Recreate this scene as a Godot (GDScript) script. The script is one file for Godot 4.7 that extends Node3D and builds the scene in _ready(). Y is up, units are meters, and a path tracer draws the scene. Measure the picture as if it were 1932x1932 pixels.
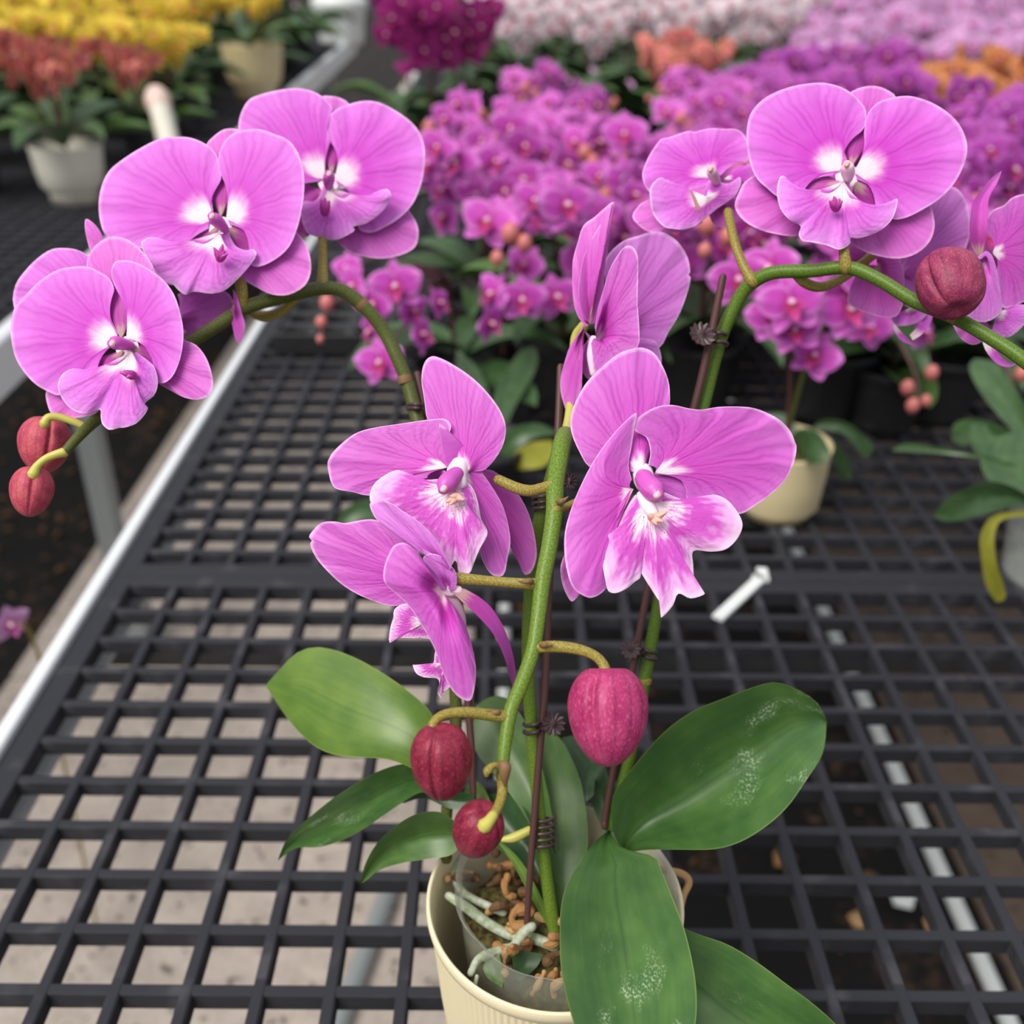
extends Node3D
# A magenta moth orchid in a ribbed cream pot on a black plastic grid bench, in a greenhouse full of orchids.
# y is up, metres; the bench top is y = 0 and the camera stands 0.47 m above it.

const F := 1932.0            # focal length in pixels of the 1932 x 1932 frame
const H := 0.47              # camera above the bench top
const CELL := 0.036278       # pitch of the plastic grid
const X0 := -0.231339
const Z0 := 0.291244
const PITCH := 0.524476
const YAW := 0.00679
const ROLL := 0.014114
const FLOOR := -0.63

var right := Vector3.RIGHT
var up := Vector3.UP
var ahead := Vector3.FORWARD
var eye := Vector3(0, H, 0)
var M := {}
var taken := {}
var plant: Node3D            # the large orchid


func _ready() -> void:
	camera_and_light()
	materials()
	setting()
	benches()
	hero_plant()
	neighbours()
	fields()
	small_things()


# ---------------------------------------------------------------- camera, sky, sun, exposure
func camera_and_light() -> void:
	var cy := cos(YAW); var sy := sin(YAW); var cp := cos(PITCH); var sp := sin(PITCH); var cr := cos(ROLL); var sr := sin(ROLL)
	var x1 := Vector3(cy, 0, -sy)                       # in (X, Y, forward)
	var z1 := Vector3(sy, 0, cy)
	var y2 := Vector3(0, 1, 0) * cp + z1 * sp
	var z2 := Vector3(0, 1, 0) * -sp + z1 * cp
	var x3 := x1 * cr + y2 * sr
	var y3 := x1 * -sr + y2 * cr
	right = Vector3(x3.x, x3.y, -x3.z)
	up = Vector3(y3.x, y3.y, -y3.z)
	ahead = Vector3(z2.x, z2.y, -z2.z)
	var cam := Camera3D.new()
	cam.name = "camera"
	cam.transform = Transform3D(Basis(right, up, -ahead), eye)
	cam.fov = rad_to_deg(2.0 * atan(0.5))
	var lens := CameraAttributesPhysical.new()
	lens.frustum_focal_length = 24.0
	lens.frustum_focus_distance = 0.385
	lens.exposure_aperture = 4.8
	lens.frustum_near = 0.02
	lens.frustum_far = 100.0
	cam.attributes = lens
	add_child(cam)
	cam.current = true
	var env := Environment.new()
	env.background_mode = Environment.BG_SKY
	var sky := ProceduralSkyMaterial.new()
	sky.sky_top_color = Color(0.97, 0.98, 1.0)
	sky.sky_horizon_color = Color(0.70, 0.72, 0.74)
	sky.sky_curve = 0.6
	sky.ground_bottom_color = Color(0.2, 0.2, 0.2)
	sky.ground_horizon_color = Color(0.35, 0.36, 0.36)
	sky.sun_angle_max = 1.0
	sky.sky_energy_multiplier = 0.85
	env.sky = Sky.new()
	env.sky.sky_material = sky
	env.tonemap_mode = Environment.TONE_MAPPER_LINEAR
	env.tonemap_exposure = 1.27
	env.sdfgi_enabled = true
	env.ssao_enabled = true
	env.ssil_enabled = true
	var w := WorldEnvironment.new()
	w.name = "world_environment"
	w.environment = env
	add_child(w)
	var sun := DirectionalLight3D.new()
	sun.name = "sun"
	sun.light_energy = 0.8
	sun.light_color = Color(1.0, 0.98, 0.94)
	sun.light_angular_distance = 36.0
	sun.sky_mode = DirectionalLight3D.SKY_MODE_LIGHT_ONLY
	sun.shadow_enabled = true
	add_child(sun)
	sun.look_at_from_position(Vector3(-1.1, 2.0, 1.0), Vector3(0, 0, 0))


# ---------------------------------------------------------------- places
func at(px: float, py: float, z: float) -> Vector3:
	return eye + (ahead + right * ((px - 966.0) / F) + up * ((966.0 - py) / F)) * z


func on_level(px: float, py: float, y: float) -> Vector3:
	var d := ahead + right * ((px - 966.0) / F) + up * ((966.0 - py) / F)
	return eye + d * ((y - eye.y) / d.y)


# ---------------------------------------------------------------- mesh building
class Shape:
	var v := PackedVector3Array()
	var t := PackedVector2Array()
	var c := PackedColorArray()
	var ix := PackedInt32Array()

	func point(p: Vector3, uv := Vector2.ZERO, k := Color.WHITE) -> int:
		v.append(p); t.append(uv); c.append(k)
		return v.size() - 1

	func tri(a: int, b: int, d: int) -> void:
		ix.append(a); ix.append(b); ix.append(d)

	# a sheet of rows x columns points already added in row order from index «first»
	func sheet(first: int, rows: int, cols: int, flip := false, wrap := false) -> void:
		for r in rows - 1:
			for k in (cols if wrap else cols - 1):
				var a := first + r * cols + k
				var b := first + r * cols + (k + 1) % cols
				var d := a + cols
				var e := b + cols
				if flip:
					ix.append_array(PackedInt32Array([a, b, d, b, e, d]))
				else:
					ix.append_array(PackedInt32Array([a, d, b, b, d, e]))

	func box(lo: Vector3, hi: Vector3, bevel := 0.0) -> void:
		var m := (lo + hi) / 2.0
		var s := (hi - lo) / 2.0
		for axis in 3:
			for sg in [-1.0, 1.0]:
				var n := Vector3.ZERO; n[axis] = sg
				var u := Vector3.ZERO; u[(axis + 1) % 3] = 1.0
				var w := n.cross(u)
				var f := v.size()
				var sn := absf(n.dot(s)); var su := absf(u.dot(s)) - bevel; var sw := absf(w.dot(s)) - bevel
				for q in [[-1, -1], [1, -1], [1, 1], [-1, 1]]:
					point(m + n * sn + u * su * q[0] + w * sw * q[1], Vector2(q[0] * su, q[1] * sw) * 4.0)
				ix.append_array(PackedInt32Array([f, f + 2, f + 1, f, f + 3, f + 2]))
		if bevel > 0.0:                                  # a flat chamfer along each of the twelve edges
			for axis in 3:
				var u := (axis + 1) % 3; var w := (axis + 2) % 3
				for a in [-1.0, 1.0]:
					for b in [-1.0, 1.0]:
						var f := v.size()
						for q in [[-1.0, 0], [1.0, 0], [1.0, 1], [-1.0, 1]]:
							var p := Vector3.ZERO
							p[axis] = q[0] * (s[axis] - bevel)
							p[u] = a * (s[u] - (bevel if q[1] == 1 else 0.0))
							p[w] = b * (s[w] - (0.0 if q[1] == 1 else bevel))
							point(m + p)
						if a * b > 0: ix.append_array(PackedInt32Array([f, f + 2, f + 1, f, f + 3, f + 2]))
						else: ix.append_array(PackedInt32Array([f, f + 1, f + 2, f, f + 2, f + 3]))

	func tube(path: PackedVector3Array, radii: PackedFloat32Array, sides := 10, round_ends := true) -> void:
		var n := path.size()
		var dir := (path[1] - path[0]).normalized()
		var side := dir.cross(Vector3(0.31, 0.9, 0.2)).normalized()
		var first := v.size()
		var rows := 0
		var length := 0.0
		for k in n:
			var d := (path[mini(k + 1, n - 1)] - path[maxi(k - 1, 0)]).normalized()
			side = (side - d * side.dot(d)).normalized()
			var other := d.cross(side)
			if k > 0: length += path[k].distance_to(path[k - 1])
			var rings := [[0.0, 1.0]]
			if round_ends and k == 0: rings = [[-0.9, 0.05], [-0.65, 0.7], [0.0, 1.0]]
			if round_ends and k == n - 1: rings = [[0.0, 1.0], [0.65, 0.7], [0.9, 0.05]]
			for g in rings:
				for s in sides + 1:
					var a := TAU * s / sides
					point(path[k] + d * g[0] * radii[k] + (side * cos(a) + other * sin(a)) * radii[k] * g[1], Vector2(float(s) / sides, length * 20.0))
				rows += 1
		sheet(first, rows, sides + 1, true)

	func lathe(profile: Array, sides: int, centre := Vector3.ZERO, wave := 0.0, waves := 0, wave_from := -9.0, wave_to := 9.0) -> void:
		var first := v.size()
		for q in profile:
			for s in sides + 1:
				var a := TAU * s / sides
				var r: float = q[0]
				if waves > 0 and q[1] > wave_from and q[1] < wave_to and q.size() < 3:
					r += wave * absf(cos(a * waves / 2.0))
				point(centre + Vector3(cos(a) * r, q[1], sin(a) * r), Vector2(float(s) / sides * 4.0, q[1] * 10.0))
		sheet(first, profile.size(), sides + 1, true)

	func mesh(smooth := true) -> ArrayMesh:
		var n := PackedVector3Array()
		if smooth:
			n.resize(v.size())
			for k in range(0, ix.size(), 3):
				var f := (v[ix[k + 2]] - v[ix[k]]).cross(v[ix[k + 1]] - v[ix[k]])
				n[ix[k]] += f; n[ix[k + 1]] += f; n[ix[k + 2]] += f
			for k in n.size():
				n[k] = n[k].normalized() if n[k].length_squared() > 1e-30 else Vector3.UP
		else:
			var v2 := PackedVector3Array(); var t2 := PackedVector2Array(); var c2 := PackedColorArray()
			for k in range(0, ix.size(), 3):
				var f := (v[ix[k + 2]] - v[ix[k]]).cross(v[ix[k + 1]] - v[ix[k]]).normalized()
				for j in 3:
					v2.append(v[ix[k + j]]); t2.append(t[ix[k + j]]); c2.append(c[ix[k + j]]); n.append(f)
			v = v2; t = t2; c = c2
			ix = PackedInt32Array(range(v.size()))
		var a := []
		a.resize(Mesh.ARRAY_MAX)
		a[Mesh.ARRAY_VERTEX] = v; a[Mesh.ARRAY_NORMAL] = n; a[Mesh.ARRAY_TEX_UV] = t; a[Mesh.ARRAY_COLOR] = c; a[Mesh.ARRAY_INDEX] = ix
		var m := ArrayMesh.new()
		m.add_surface_from_arrays(Mesh.PRIMITIVE_TRIANGLES, a)
		return m


func numbered(called: String) -> String:
	var k: int = taken.get(called, 0)
	taken[called] = k + 1
	return called if k == 0 else "%s_%03d" % [called, k]


func thing(called: String, label: String, category: String, where := Vector3.ZERO, group := "") -> Node3D:
	var o := Node3D.new()
	o.name = numbered(called)
	add_child(o)
	o.position = where
	tag(o, label, category, group)
	return o


func tag(o: Node, label: String, category: String, group := "") -> void:
	o.set_meta("label", label)
	o.set_meta("category", category)
	if group != "": o.set_meta("group", group)


func origin_of(o: Node) -> Vector3:
	var p := Vector3.ZERO
	while o is Node3D and o != self:
		p += (o as Node3D).position
		o = o.get_parent()
	return p


# commits world-space geometry as one named mesh under a parent
func obj(called: String, m: Mesh, mat: Material, parent: Node = self, local := false) -> MeshInstance3D:
	var o := MeshInstance3D.new()
	o.name = called if parent != self else numbered(called)
	o.mesh = m
	o.material_override = mat
	parent.add_child(o, true)
	if not local: o.position = -origin_of(parent)
	return o


func struct(called: String, m: Mesh, mat: Material, label: String) -> MeshInstance3D:
	var o := obj(called, m, mat)
	o.set_meta("kind", "structure")
	o.set_meta("label", label)
	return o


# smooth curve through points, «k» steps a span (centripetal Catmull-Rom)
func curve2(p: PackedVector2Array, k: int, ring := false) -> PackedVector2Array:
	var out := PackedVector2Array()
	var n := p.size()
	var spans := n if ring else n - 1
	for i in spans:
		var a := p[(i - 1 + n) % n] if ring or i > 0 else p[0] * 2.0 - p[1]
		var b := p[i]
		var c := p[(i + 1) % n]
		var d := p[(i + 2) % n] if ring or i + 2 < n else c * 2.0 - b
		var t1 := sqrt(maxf(a.distance_to(b), 0.01))
		var t2 := t1 + sqrt(maxf(b.distance_to(c), 0.01))
		var t3 := t2 + sqrt(maxf(c.distance_to(d), 0.01))
		for j in k:
			var t := lerpf(t1, t2, float(j) / k)
			var a1 := a.lerp(b, t / t1)
			var a2 := b.lerp(c, (t - t1) / (t2 - t1))
			var a3 := c.lerp(d, (t - t2) / (t3 - t2))
			var b1 := a1.lerp(a2, t / t2)
			var b2 := a2.lerp(a3, (t - t1) / (t3 - t1))
			out.append(b1.lerp(b2, (t - t1) / (t2 - t1)))
	if not ring: out.append(p[n - 1])
	return out


func even2(p: PackedVector2Array, n: int) -> PackedVector2Array:
	var lengths := PackedFloat32Array([0.0])
	for k in range(1, p.size()): lengths.append(lengths[k - 1] + p[k].distance_to(p[k - 1]))
	var out := PackedVector2Array()
	var j := 0
	for k in n:
		var s := lengths[-1] * k / (n - 1)
		while j < p.size() - 2 and lengths[j + 1] < s: j += 1
		out.append(p[j].lerp(p[j + 1], clampf((s - lengths[j]) / maxf(lengths[j + 1] - lengths[j], 1e-6), 0.0, 1.0)))
	return out


func curve3(p: PackedVector3Array, k: int) -> PackedVector3Array:
	var out := PackedVector3Array()
	for i in p.size() - 1:
		var a := p[i - 1] if i > 0 else p[0] * 2.0 - p[1]
		var d := p[i + 2] if i + 2 < p.size() else p[i + 1] * 2.0 - p[i]
		for j in k: out.append(p[i].cubic_interpolate(p[i + 1], a, d, float(j) / k))
	out.append(p[-1])
	return out


func pairs(a: Array) -> PackedVector2Array:
	var out := PackedVector2Array()
	for k in range(0, a.size(), 2): out.append(Vector2(a[k], a[k + 1]))
	return out


# a stem, root or stake: rows of [x, y, distance, radius], x y and radius as they look in pixels at that distance
func rod(called: String, rows: Array, mat: Material, parent: Node, sides := 12, smooth := 5, round_ends := true) -> MeshInstance3D:
	var p := PackedVector3Array(); var r := PackedVector3Array()
	for q in rows:
		p.append(at(q[0], q[1], q[2])); r.append(Vector3(q[3] * q[2] / F, 0, 0))
	p = curve3(p, smooth); r = curve3(r, smooth)
	var radii := PackedFloat32Array()
	for q in r: radii.append(q.x)
	var s := Shape.new()
	s.tube(p, radii, sides, round_ends)
	return obj(called, s.mesh(), mat, parent)


# A flower: a node under the plant with the plane its parts lie about. z: distance of its centre; gx, gy: how the plane leans away to the right and downwards.
func flower(z: float, cx: float, cy: float, gx := 0.0, gy := 0.0) -> Dictionary:
	var o := Node3D.new()
	o.name = "flower"
	plant.add_child(o, true)
	return {"node": o, "z": z, "cx": cx, "cy": cy, "gx": gx, "gy": gy}


func depth(f: Dictionary, p: Vector2, gx: float, gy: float) -> float:
	return f.z + ((p.x - f.cx) * gx + (p.y - f.cy) * gy) * f.z / F


# A petal, sepal or lip spread out like a fan from its claw (bx, by) to an outline. back: how far behind the flower's plane; lift: how far its rim
# is set back; cup: how far its sides are; wave: ripple of the rim. Lengths in metres. Built with a thickness that thins out to the rim.
func petal(f: Dictionary, called: String, mat: String, bx: float, by: float, outline: Array, o := {}) -> MeshInstance3D:
	var ring: bool = o.get("ring", false)
	var p := curve2(pairs(outline), o.get("k", 3), ring)
	if ring: p.append(p[0])
	var base := Vector2(bx, by)
	var gx: float = o.get("gx", f.gx); var gy: float = o.get("gy", f.gy)
	var back: float = o.get("back", 0.0); var lift: float = o.get("lift", 0.003); var cup: float = o.get("cup", 0.003); var wave: float = o.get("wave", 0.0006)
	var dome: float = o.get("dome", 0.0)
	var at_base: float = o.get("base", 0.0)
	var n := p.size()
	var total := 0.0
	var along := PackedFloat32Array([0.0])
	for k in range(1, n):
		total += p[k].distance_to(p[k - 1])
		along.append(total)
	var limit: float = deg_to_rad(o.get("limit", 70.0))
	var reach: float = o.get("reach", 0.6)
	var bent: bool = o.get("bent", called == "petal")
	var mid := Vector2.ZERO
	for q in p: mid += q / n
	var axis := (mid - base).normalized()
	var far := 1.0
	for q in p: far = maxf(far, base.distance_to(q))
	var rs := [0.015, 0.08, 0.16, 0.25, 0.35, 0.45, 0.55, 0.65, 0.75, 0.84, 0.91, 0.96, 0.985, 1.0]
	var s := Shape.new()
	var size := sqrt(total) * 0.4
	for face in 2:
		for r in rs:
			for k in n:
				var u := along[k] / total
				var q := base.lerp(p[k], r)
				if bent:
					var off := axis.angle_to(p[k] - base)
					var ang := limit * (1.0 - exp(-absf(off) / limit)) * signf(off)
					var mm := base + axis.rotated(ang) * base.distance_to(p[k]) * lerpf(0.5, reach, smoothstep(0.0, 0.5, absf(off)))
					q = base * (1.0 - r) * (1.0 - r) + mm * 2.0 * r * (1.0 - r) + p[k] * r * r
				var w := u * 2.0 - 1.0
				var rr := base.distance_to(q) / far
				var z: float = depth(f, q, gx, gy) + at_base * (1.0 - r) + back * smoothstep(0.0, 0.45, r) + lift * rr * rr + cup * w * w * rr + dome * sin(PI * r) * minf(1.0, rr * 2.0 / maxf(r, 0.05))
				z += wave * r * r * rr * (sin(u * size * 5.0 + bx) + 0.6 * sin(u * size * 9.0 + by))
				z += face * (0.0002 + 0.0006 * (1.0 - r * r * r))
				if r >= 1.0: z = z - face * 0.0002 + 0.0001
				s.point(at(q.x, q.y, z), Vector2(u, r))
	s.sheet(0, rs.size(), n, false)
	s.sheet(rs.size() * n, rs.size(), n, true)
	return obj(called, s.mesh(), M[mat], f.node)


# A leaf or long sepal between two edges that both run from its base to its tip. z: distances along it, even steps; fold: depth of the crease along
# the middle (positive: edges nearer); arch: the middle nearer than both ends; tilt: right edge farther than left.
func blade(called: String, mat: String, parent: Node, left: Array, right_edge: Array, zs: Array, o := {}) -> MeshInstance3D:
	var rows: int = o.get("rows", 26)
	var l := even2(curve2(pairs(left), 6), rows)
	var r := even2(curve2(pairs(right_edge), 6), rows)
	var fold: float = o.get("fold", 0.004); var tilt: float = o.get("tilt", 0.0); var thick: float = o.get("thick", 0.0016); var bulge: float = o.get("bulge", 0.0)
	var cols := 15
	var s := Shape.new()
	for face in 2:
		for k in rows:
			var v := float(k) / (rows - 1)
			var seg := v * (zs.size() - 1)
			var i := mini(int(seg), zs.size() - 2)
			var z0 := float(zs[i]); var z1 := float(zs[i + 1])
			var za := float(zs[maxi(i - 1, 0)]); var zb := float(zs[mini(i + 2, zs.size() - 1)])
			var z := cubic_interpolate(z0, z1, za, zb, seg - i)
			for j in cols:
				var u := float(j) / (cols - 1)
				var w := u * 2.0 - 1.0
				var wide := sin(PI * clampf(v * 0.9 + 0.08, 0.0, 1.0))
				var d := z - fold * (sqrt(w * w + 0.02) - 0.141) * wide + tilt * w * wide - bulge * (1.0 - w * w) * wide
				d += face * thick * (1.0 - pow(absf(w), 4.0)) + 0.0001 * face
				var q := l[k].lerp(r[k], u)
				s.point(at(q.x, q.y, d), Vector2(u, v))
	s.sheet(0, rows, cols, true)
	s.sheet(rows * cols, rows, cols, false)
	return obj(called, s.mesh(), M[mat], parent)


# A closed flower bud: (x, y) its middle in the picture, z its distance; long, wide in pixels; axis: where its tip points (right, down, away).
func bud(parent: Node, x: float, y: float, z: float, long: float, wide: float, axis: Vector3, turn: float, mat: String, flat_top := 0.5) -> MeshInstance3D:
	var d := (right * axis.x - up * axis.y + ahead * axis.z).normalized()
	var a := d.cross(ahead if absf(d.dot(ahead)) < 0.8 else up).normalized()
	var b := d.cross(a)
	var c := at(x, y, z)
	var k := z / F
	var s := Shape.new()
	var rows := 36; var sides := 120
	var form := even2(curve2(pairs([0.0, 0.05, 0.2, 0.025, 0.4, 0.005, 0.58, 0.03, 0.76, 0.10, 0.91, 0.205, 1.0, 0.35, 0.97, 0.52, 0.86, 0.68, 0.67, 0.82, 0.45, 0.92, 0.22, 0.98, 0.0, 1.0] if flat_top > 0.3 else [0.0, 0.07, 0.2, 0.03, 0.42, 0.01, 0.64, 0.07, 0.84, 0.19, 0.96, 0.35, 1.0, 0.52, 0.94, 0.70, 0.78, 0.85, 0.54, 0.95, 0.27, 0.99, 0.0, 1.0]), 6), rows + 1)
	for i in rows + 1:
		var t := float(i) / rows                       # 0 at the stalk, 1 at the tip
		var ang := t * PI
		var prof: float = form[i].x
		for j in sides + 1:
			var th := TAU * j / sides
			var g := 0.0
			for seam in 3:
				var dist := absf(wrapf(th - turn - TAU * seam / 3.0, -PI, PI))
				g -= 0.13 * exp(-pow(dist / 0.08, 2.0)) * (0.4 + 0.6 * sin(ang)) - 0.03 * exp(-pow((dist - 0.3) / 0.28, 2.0))
			g += 0.006 * absf(sin(th * 7.5 + turn)) * sin(ang)
			var rr := wide * 0.5 * k * prof * (1.0 + g)
			var h: float = form[i].y - 0.5
			s.point(c + d * h * long * k + (a * cos(th) + b * sin(th)) * rr, Vector2(float(j) / sides, t))
	s.sheet(0, rows + 1, sides + 1, false)
	return obj("bud", s.mesh(), M[mat], parent)


# ---------------------------------------------------------------- materials
func image_of(w: int, h: int, f: Callable) -> ImageTexture:
	var im := Image.create(w, h, false, Image.FORMAT_RGB8)
	for y in h:
		for x in w:
			im.set_pixel(x, y, f.call((x + 0.5) / w, (y + 0.5) / h))
	return ImageTexture.create_from_image(im)


func rgb(r: float, g: float, b: float) -> Color:
	return Color(r / 255.0, g / 255.0, b / 255.0)


func plain(c: Color, rough := 0.6, spec := 0.5, metal := 0.0) -> StandardMaterial3D:
	var m := StandardMaterial3D.new()
	m.albedo_color = c
	m.roughness = rough
	m.metallic_specular = spec
	m.metallic = metal
	return m


func noise(seed_: int, freq: float, octaves := 3) -> FastNoiseLite:
	var n := FastNoiseLite.new()
	n.seed = seed_
	n.noise_type = FastNoiseLite.TYPE_SIMPLEX_SMOOTH
	n.frequency = freq
	n.fractal_octaves = octaves
	return n


func vein(u: float, r: float, nz: FastNoiseLite) -> float:
	var wob := nz.get_noise_2d(u * 240.0, r * 150.0) * 0.06
	var out := 0.0
	for q in [[8.0, 0.05, 1.0, 0.06], [16.0, 0.40, 0.7, 0.09], [33.0, 0.66, 0.4, 0.16]]:
		var d := absf(fposmod(u * q[0] + wob * q[0] * 0.12 * (1.0 + r), 1.0) - 0.5)
		out = maxf(out, exp(-pow(d / q[3], 2.0)) * q[2] * smoothstep(q[1], q[1] + 0.15, r))
	return out


func textured(tex: Texture2D, rough: float, through := 0.0, bump: Texture2D = null, bump_cm := 0.0, spec := 0.4) -> StandardMaterial3D:
	var m := plain(Color.WHITE, rough, spec)
	m.albedo_texture = tex
	m.cull_mode = BaseMaterial3D.CULL_DISABLED
	m.texture_repeat = false
	if through > 0.0:
		m.backlight_enabled = true
		m.backlight = Color(through, through, through)
	if bump:
		m.heightmap_enabled = true
		m.heightmap_texture = bump
		m.heightmap_scale = bump_cm
	return m


func petal_texture(deep: Color, mid: Color, light: Color, rim: Color, heart: Color, heart_to: float, nz: FastNoiseLite, veins: float) -> ImageTexture:
	return image_of(384, 384, func(u: float, r: float) -> Color:
		var n := nz.get_noise_2d(u * 220.0, r * 220.0)
		var fine := nz.get_noise_2d(u * 2600.0 + 900.0, r * 160.0)
		var c := deep.lerp(mid, smoothstep(heart_to, 0.55, r + n * 0.06)).lerp(light, smoothstep(0.55, 0.97, r + n * 0.05) * 0.8)
		c = c.lerp(rim, smoothstep(0.955, 0.995, r) * 0.75)
		var vv := vein(u, r, nz) * (1.0 - 0.5 * smoothstep(0.6, 1.0, r))
		c = c.lerp(Color(c.r * 0.82, c.g * 0.5, c.b * 0.8), clampf(vv * veins, 0.0, 1.0))
		c = c.lerp(c.lightened(0.2), clampf(fine * 0.25, 0.0, 1.0) * smoothstep(0.5, 0.9, r))
		var hh := 1.0 - smoothstep(heart_to * 0.55, heart_to * 1.25, r + n * 0.05)
		return c.lerp(heart, hh))


func materials() -> void:
	var nz := noise(11, 0.02, 3)
	var bump := image_of(384, 384, func(u: float, r: float) -> Color:
		var k := 0.5 + 0.3 * nz.get_noise_2d(u * 1300.0, r * 420.0) - 0.25 * vein(u, r, nz)
		return Color(k, k, k))
	M.petal = textured(petal_texture(rgb(208, 62, 200), rgb(216, 88, 212), rgb(232, 134, 234), rgb(246, 200, 246), rgb(250, 228, 238), 0.28, nz, 0.42), 0.55, 0.5, bump, 0.015)
	M.petal_front = textured(petal_texture(rgb(206, 76, 190), rgb(200, 84, 190), rgb(208, 112, 204), rgb(246, 206, 242), rgb(250, 228, 240), 0.17, nz, 0.5), 0.5, 0.4, bump, 0.025)
	M.sepal = textured(petal_texture(rgb(178, 62, 158), rgb(206, 84, 192), rgb(224, 122, 216), rgb(244, 190, 236), rgb(190, 150, 150), 0.16, nz, 0.3), 0.5, 0.4, bump, 0.02)
	M.petal_back = textured(petal_texture(rgb(196, 84, 188), rgb(206, 110, 206), rgb(214, 132, 218), rgb(240, 196, 244), rgb(214, 150, 200), 0.14, nz, 0.4), 0.5, 0.4, bump, 0.025)
	M.lip = textured(petal_texture(rgb(206, 82, 200), rgb(216, 106, 216), rgb(228, 150, 234), rgb(250, 226, 248), rgb(250, 228, 238), 0.34, nz, 0.45), 0.5, 0.35, bump, 0.03)
	M.lip_front = textured(image_of(384, 384, func(u: float, r: float) -> Color:
		var n := nz.get_noise_2d(u * 260.0, r * 260.0)
		var streak := nz.get_noise_2d(u * 1500.0, r * 150.0)
		var c := rgb(252, 234, 244).lerp(rgb(202, 78, 190), smoothstep(0.20, 0.5, r + n * 0.1 + streak * 0.16))
		c = c.lerp(rgb(232, 170, 226), smoothstep(0.6, 0.92, r + streak * 0.2))
		c = c.lerp(rgb(252, 236, 250), smoothstep(0.88, 1.0, r + n * 0.05) * 0.6)
		var dot := nz.get_noise_2d(u * 1800.0 + 77.0, r * 900.0)
		return c.lerp(rgb(170, 40, 130), smoothstep(0.42, 0.55, dot) * (1.0 - smoothstep(0.28, 0.4, r)) * smoothstep(0.06, 0.12, r))), 0.5, 0.35, bump, 0.04)
	M.column = plain(rgb(206, 92, 190), 0.4)
	M.column_pale = plain(rgb(244, 206, 226), 0.4)
	M.anther = plain(rgb(240, 190, 200), 0.4)
	M.callus = plain(rgb(236, 176, 160), 0.4)
	M.callus_dark = plain(rgb(190, 60, 160), 0.4)
	M.throat = plain(rgb(246, 226, 236), 0.45)
	var bn := noise(5, 0.05, 3)
	var bud_tex := func(a: Color, b: Color, tip: Color) -> ImageTexture:
		return image_of(384, 256, func(u: float, v: float) -> Color:
			var n := bn.get_noise_2d(u * 1500.0, v * 700.0)
			var n2 := bn.get_noise_2d(u * 160.0 + 50.0, v * 120.0)
			var c: Color = a.lerp(b, clampf(0.5 + n2 * 0.9, 0.0, 1.0))
			c = c.lerp(tip, smoothstep(0.25, 0.5, n) * 0.5)
			c = c.darkened(0.1 * clampf(-n * 2.0, 0.0, 1.0))
			return c.darkened(0.13 * exp(-pow((fposmod(u * 15.0, 1.0) - 0.5) / 0.09, 2.0)) * smoothstep(0.1, 0.4, v)))
	var bud_bump := image_of(256, 256, func(u: float, v: float) -> Color:
		var k := 0.5 + 0.5 * bn.get_noise_2d(u * 700.0, v * 500.0)
		return Color(k, k, k))
	M.bud_pink = textured(bud_tex.call(rgb(170, 44, 100), rgb(190, 68, 120), rgb(224, 144, 164)), 0.45, 0.0, bud_bump, 0.010)
	M.bud_red = textured(bud_tex.call(rgb(124, 28, 54), rgb(152, 46, 72), rgb(206, 122, 112)), 0.45, 0.0, bud_bump, 0.014)
	M.bud_rose = textured(bud_tex.call(rgb(184, 62, 94), rgb(202, 92, 102), rgb(222, 136, 112)), 0.5, 0.0, bud_bump, 0.010)
	M.bud_plum = textured(bud_tex.call(rgb(136, 42, 82), rgb(164, 66, 100), rgb(206, 120, 124)), 0.5, 0.0, bud_bump, 0.014)
	var stem_tex := func(a: Color, b: Color) -> ImageTexture:
		return image_of(128, 256, func(u: float, v: float) -> Color:
			var n := bn.get_noise_2d(u * 500.0, v * 900.0)
			return a.lerp(b, smoothstep(0.0, 0.6, n)).darkened(clampf(-n * 0.4, 0.0, 0.2)))
	M.stem = textured(stem_tex.call(rgb(104, 132, 42), rgb(126, 150, 62)), 0.35)
	M.stem.texture_repeat = true
	M.stem_dark = textured(stem_tex.call(rgb(90, 120, 36), rgb(110, 138, 50)), 0.4)
	M.stem_dark.texture_repeat = true
	M.stem_olive = textured(stem_tex.call(rgb(84, 92, 40), rgb(104, 112, 54)), 0.4)
	M.stem_olive.texture_repeat = true
	M.stalk = textured(stem_tex.call(rgb(146, 132, 58), rgb(186, 168, 92)), 0.4)
	M.stalk.texture_repeat = true
	M.stalk_yellow = plain(rgb(196, 190, 92), 0.4)
	M.bract = plain(rgb(128, 96, 62), 0.6)
	M.stake = plain(rgb(86, 52, 50), 0.5)
	M.clip = plain(rgb(74, 54, 58), 0.35)
	var ln := noise(23, 0.02, 4)
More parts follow.
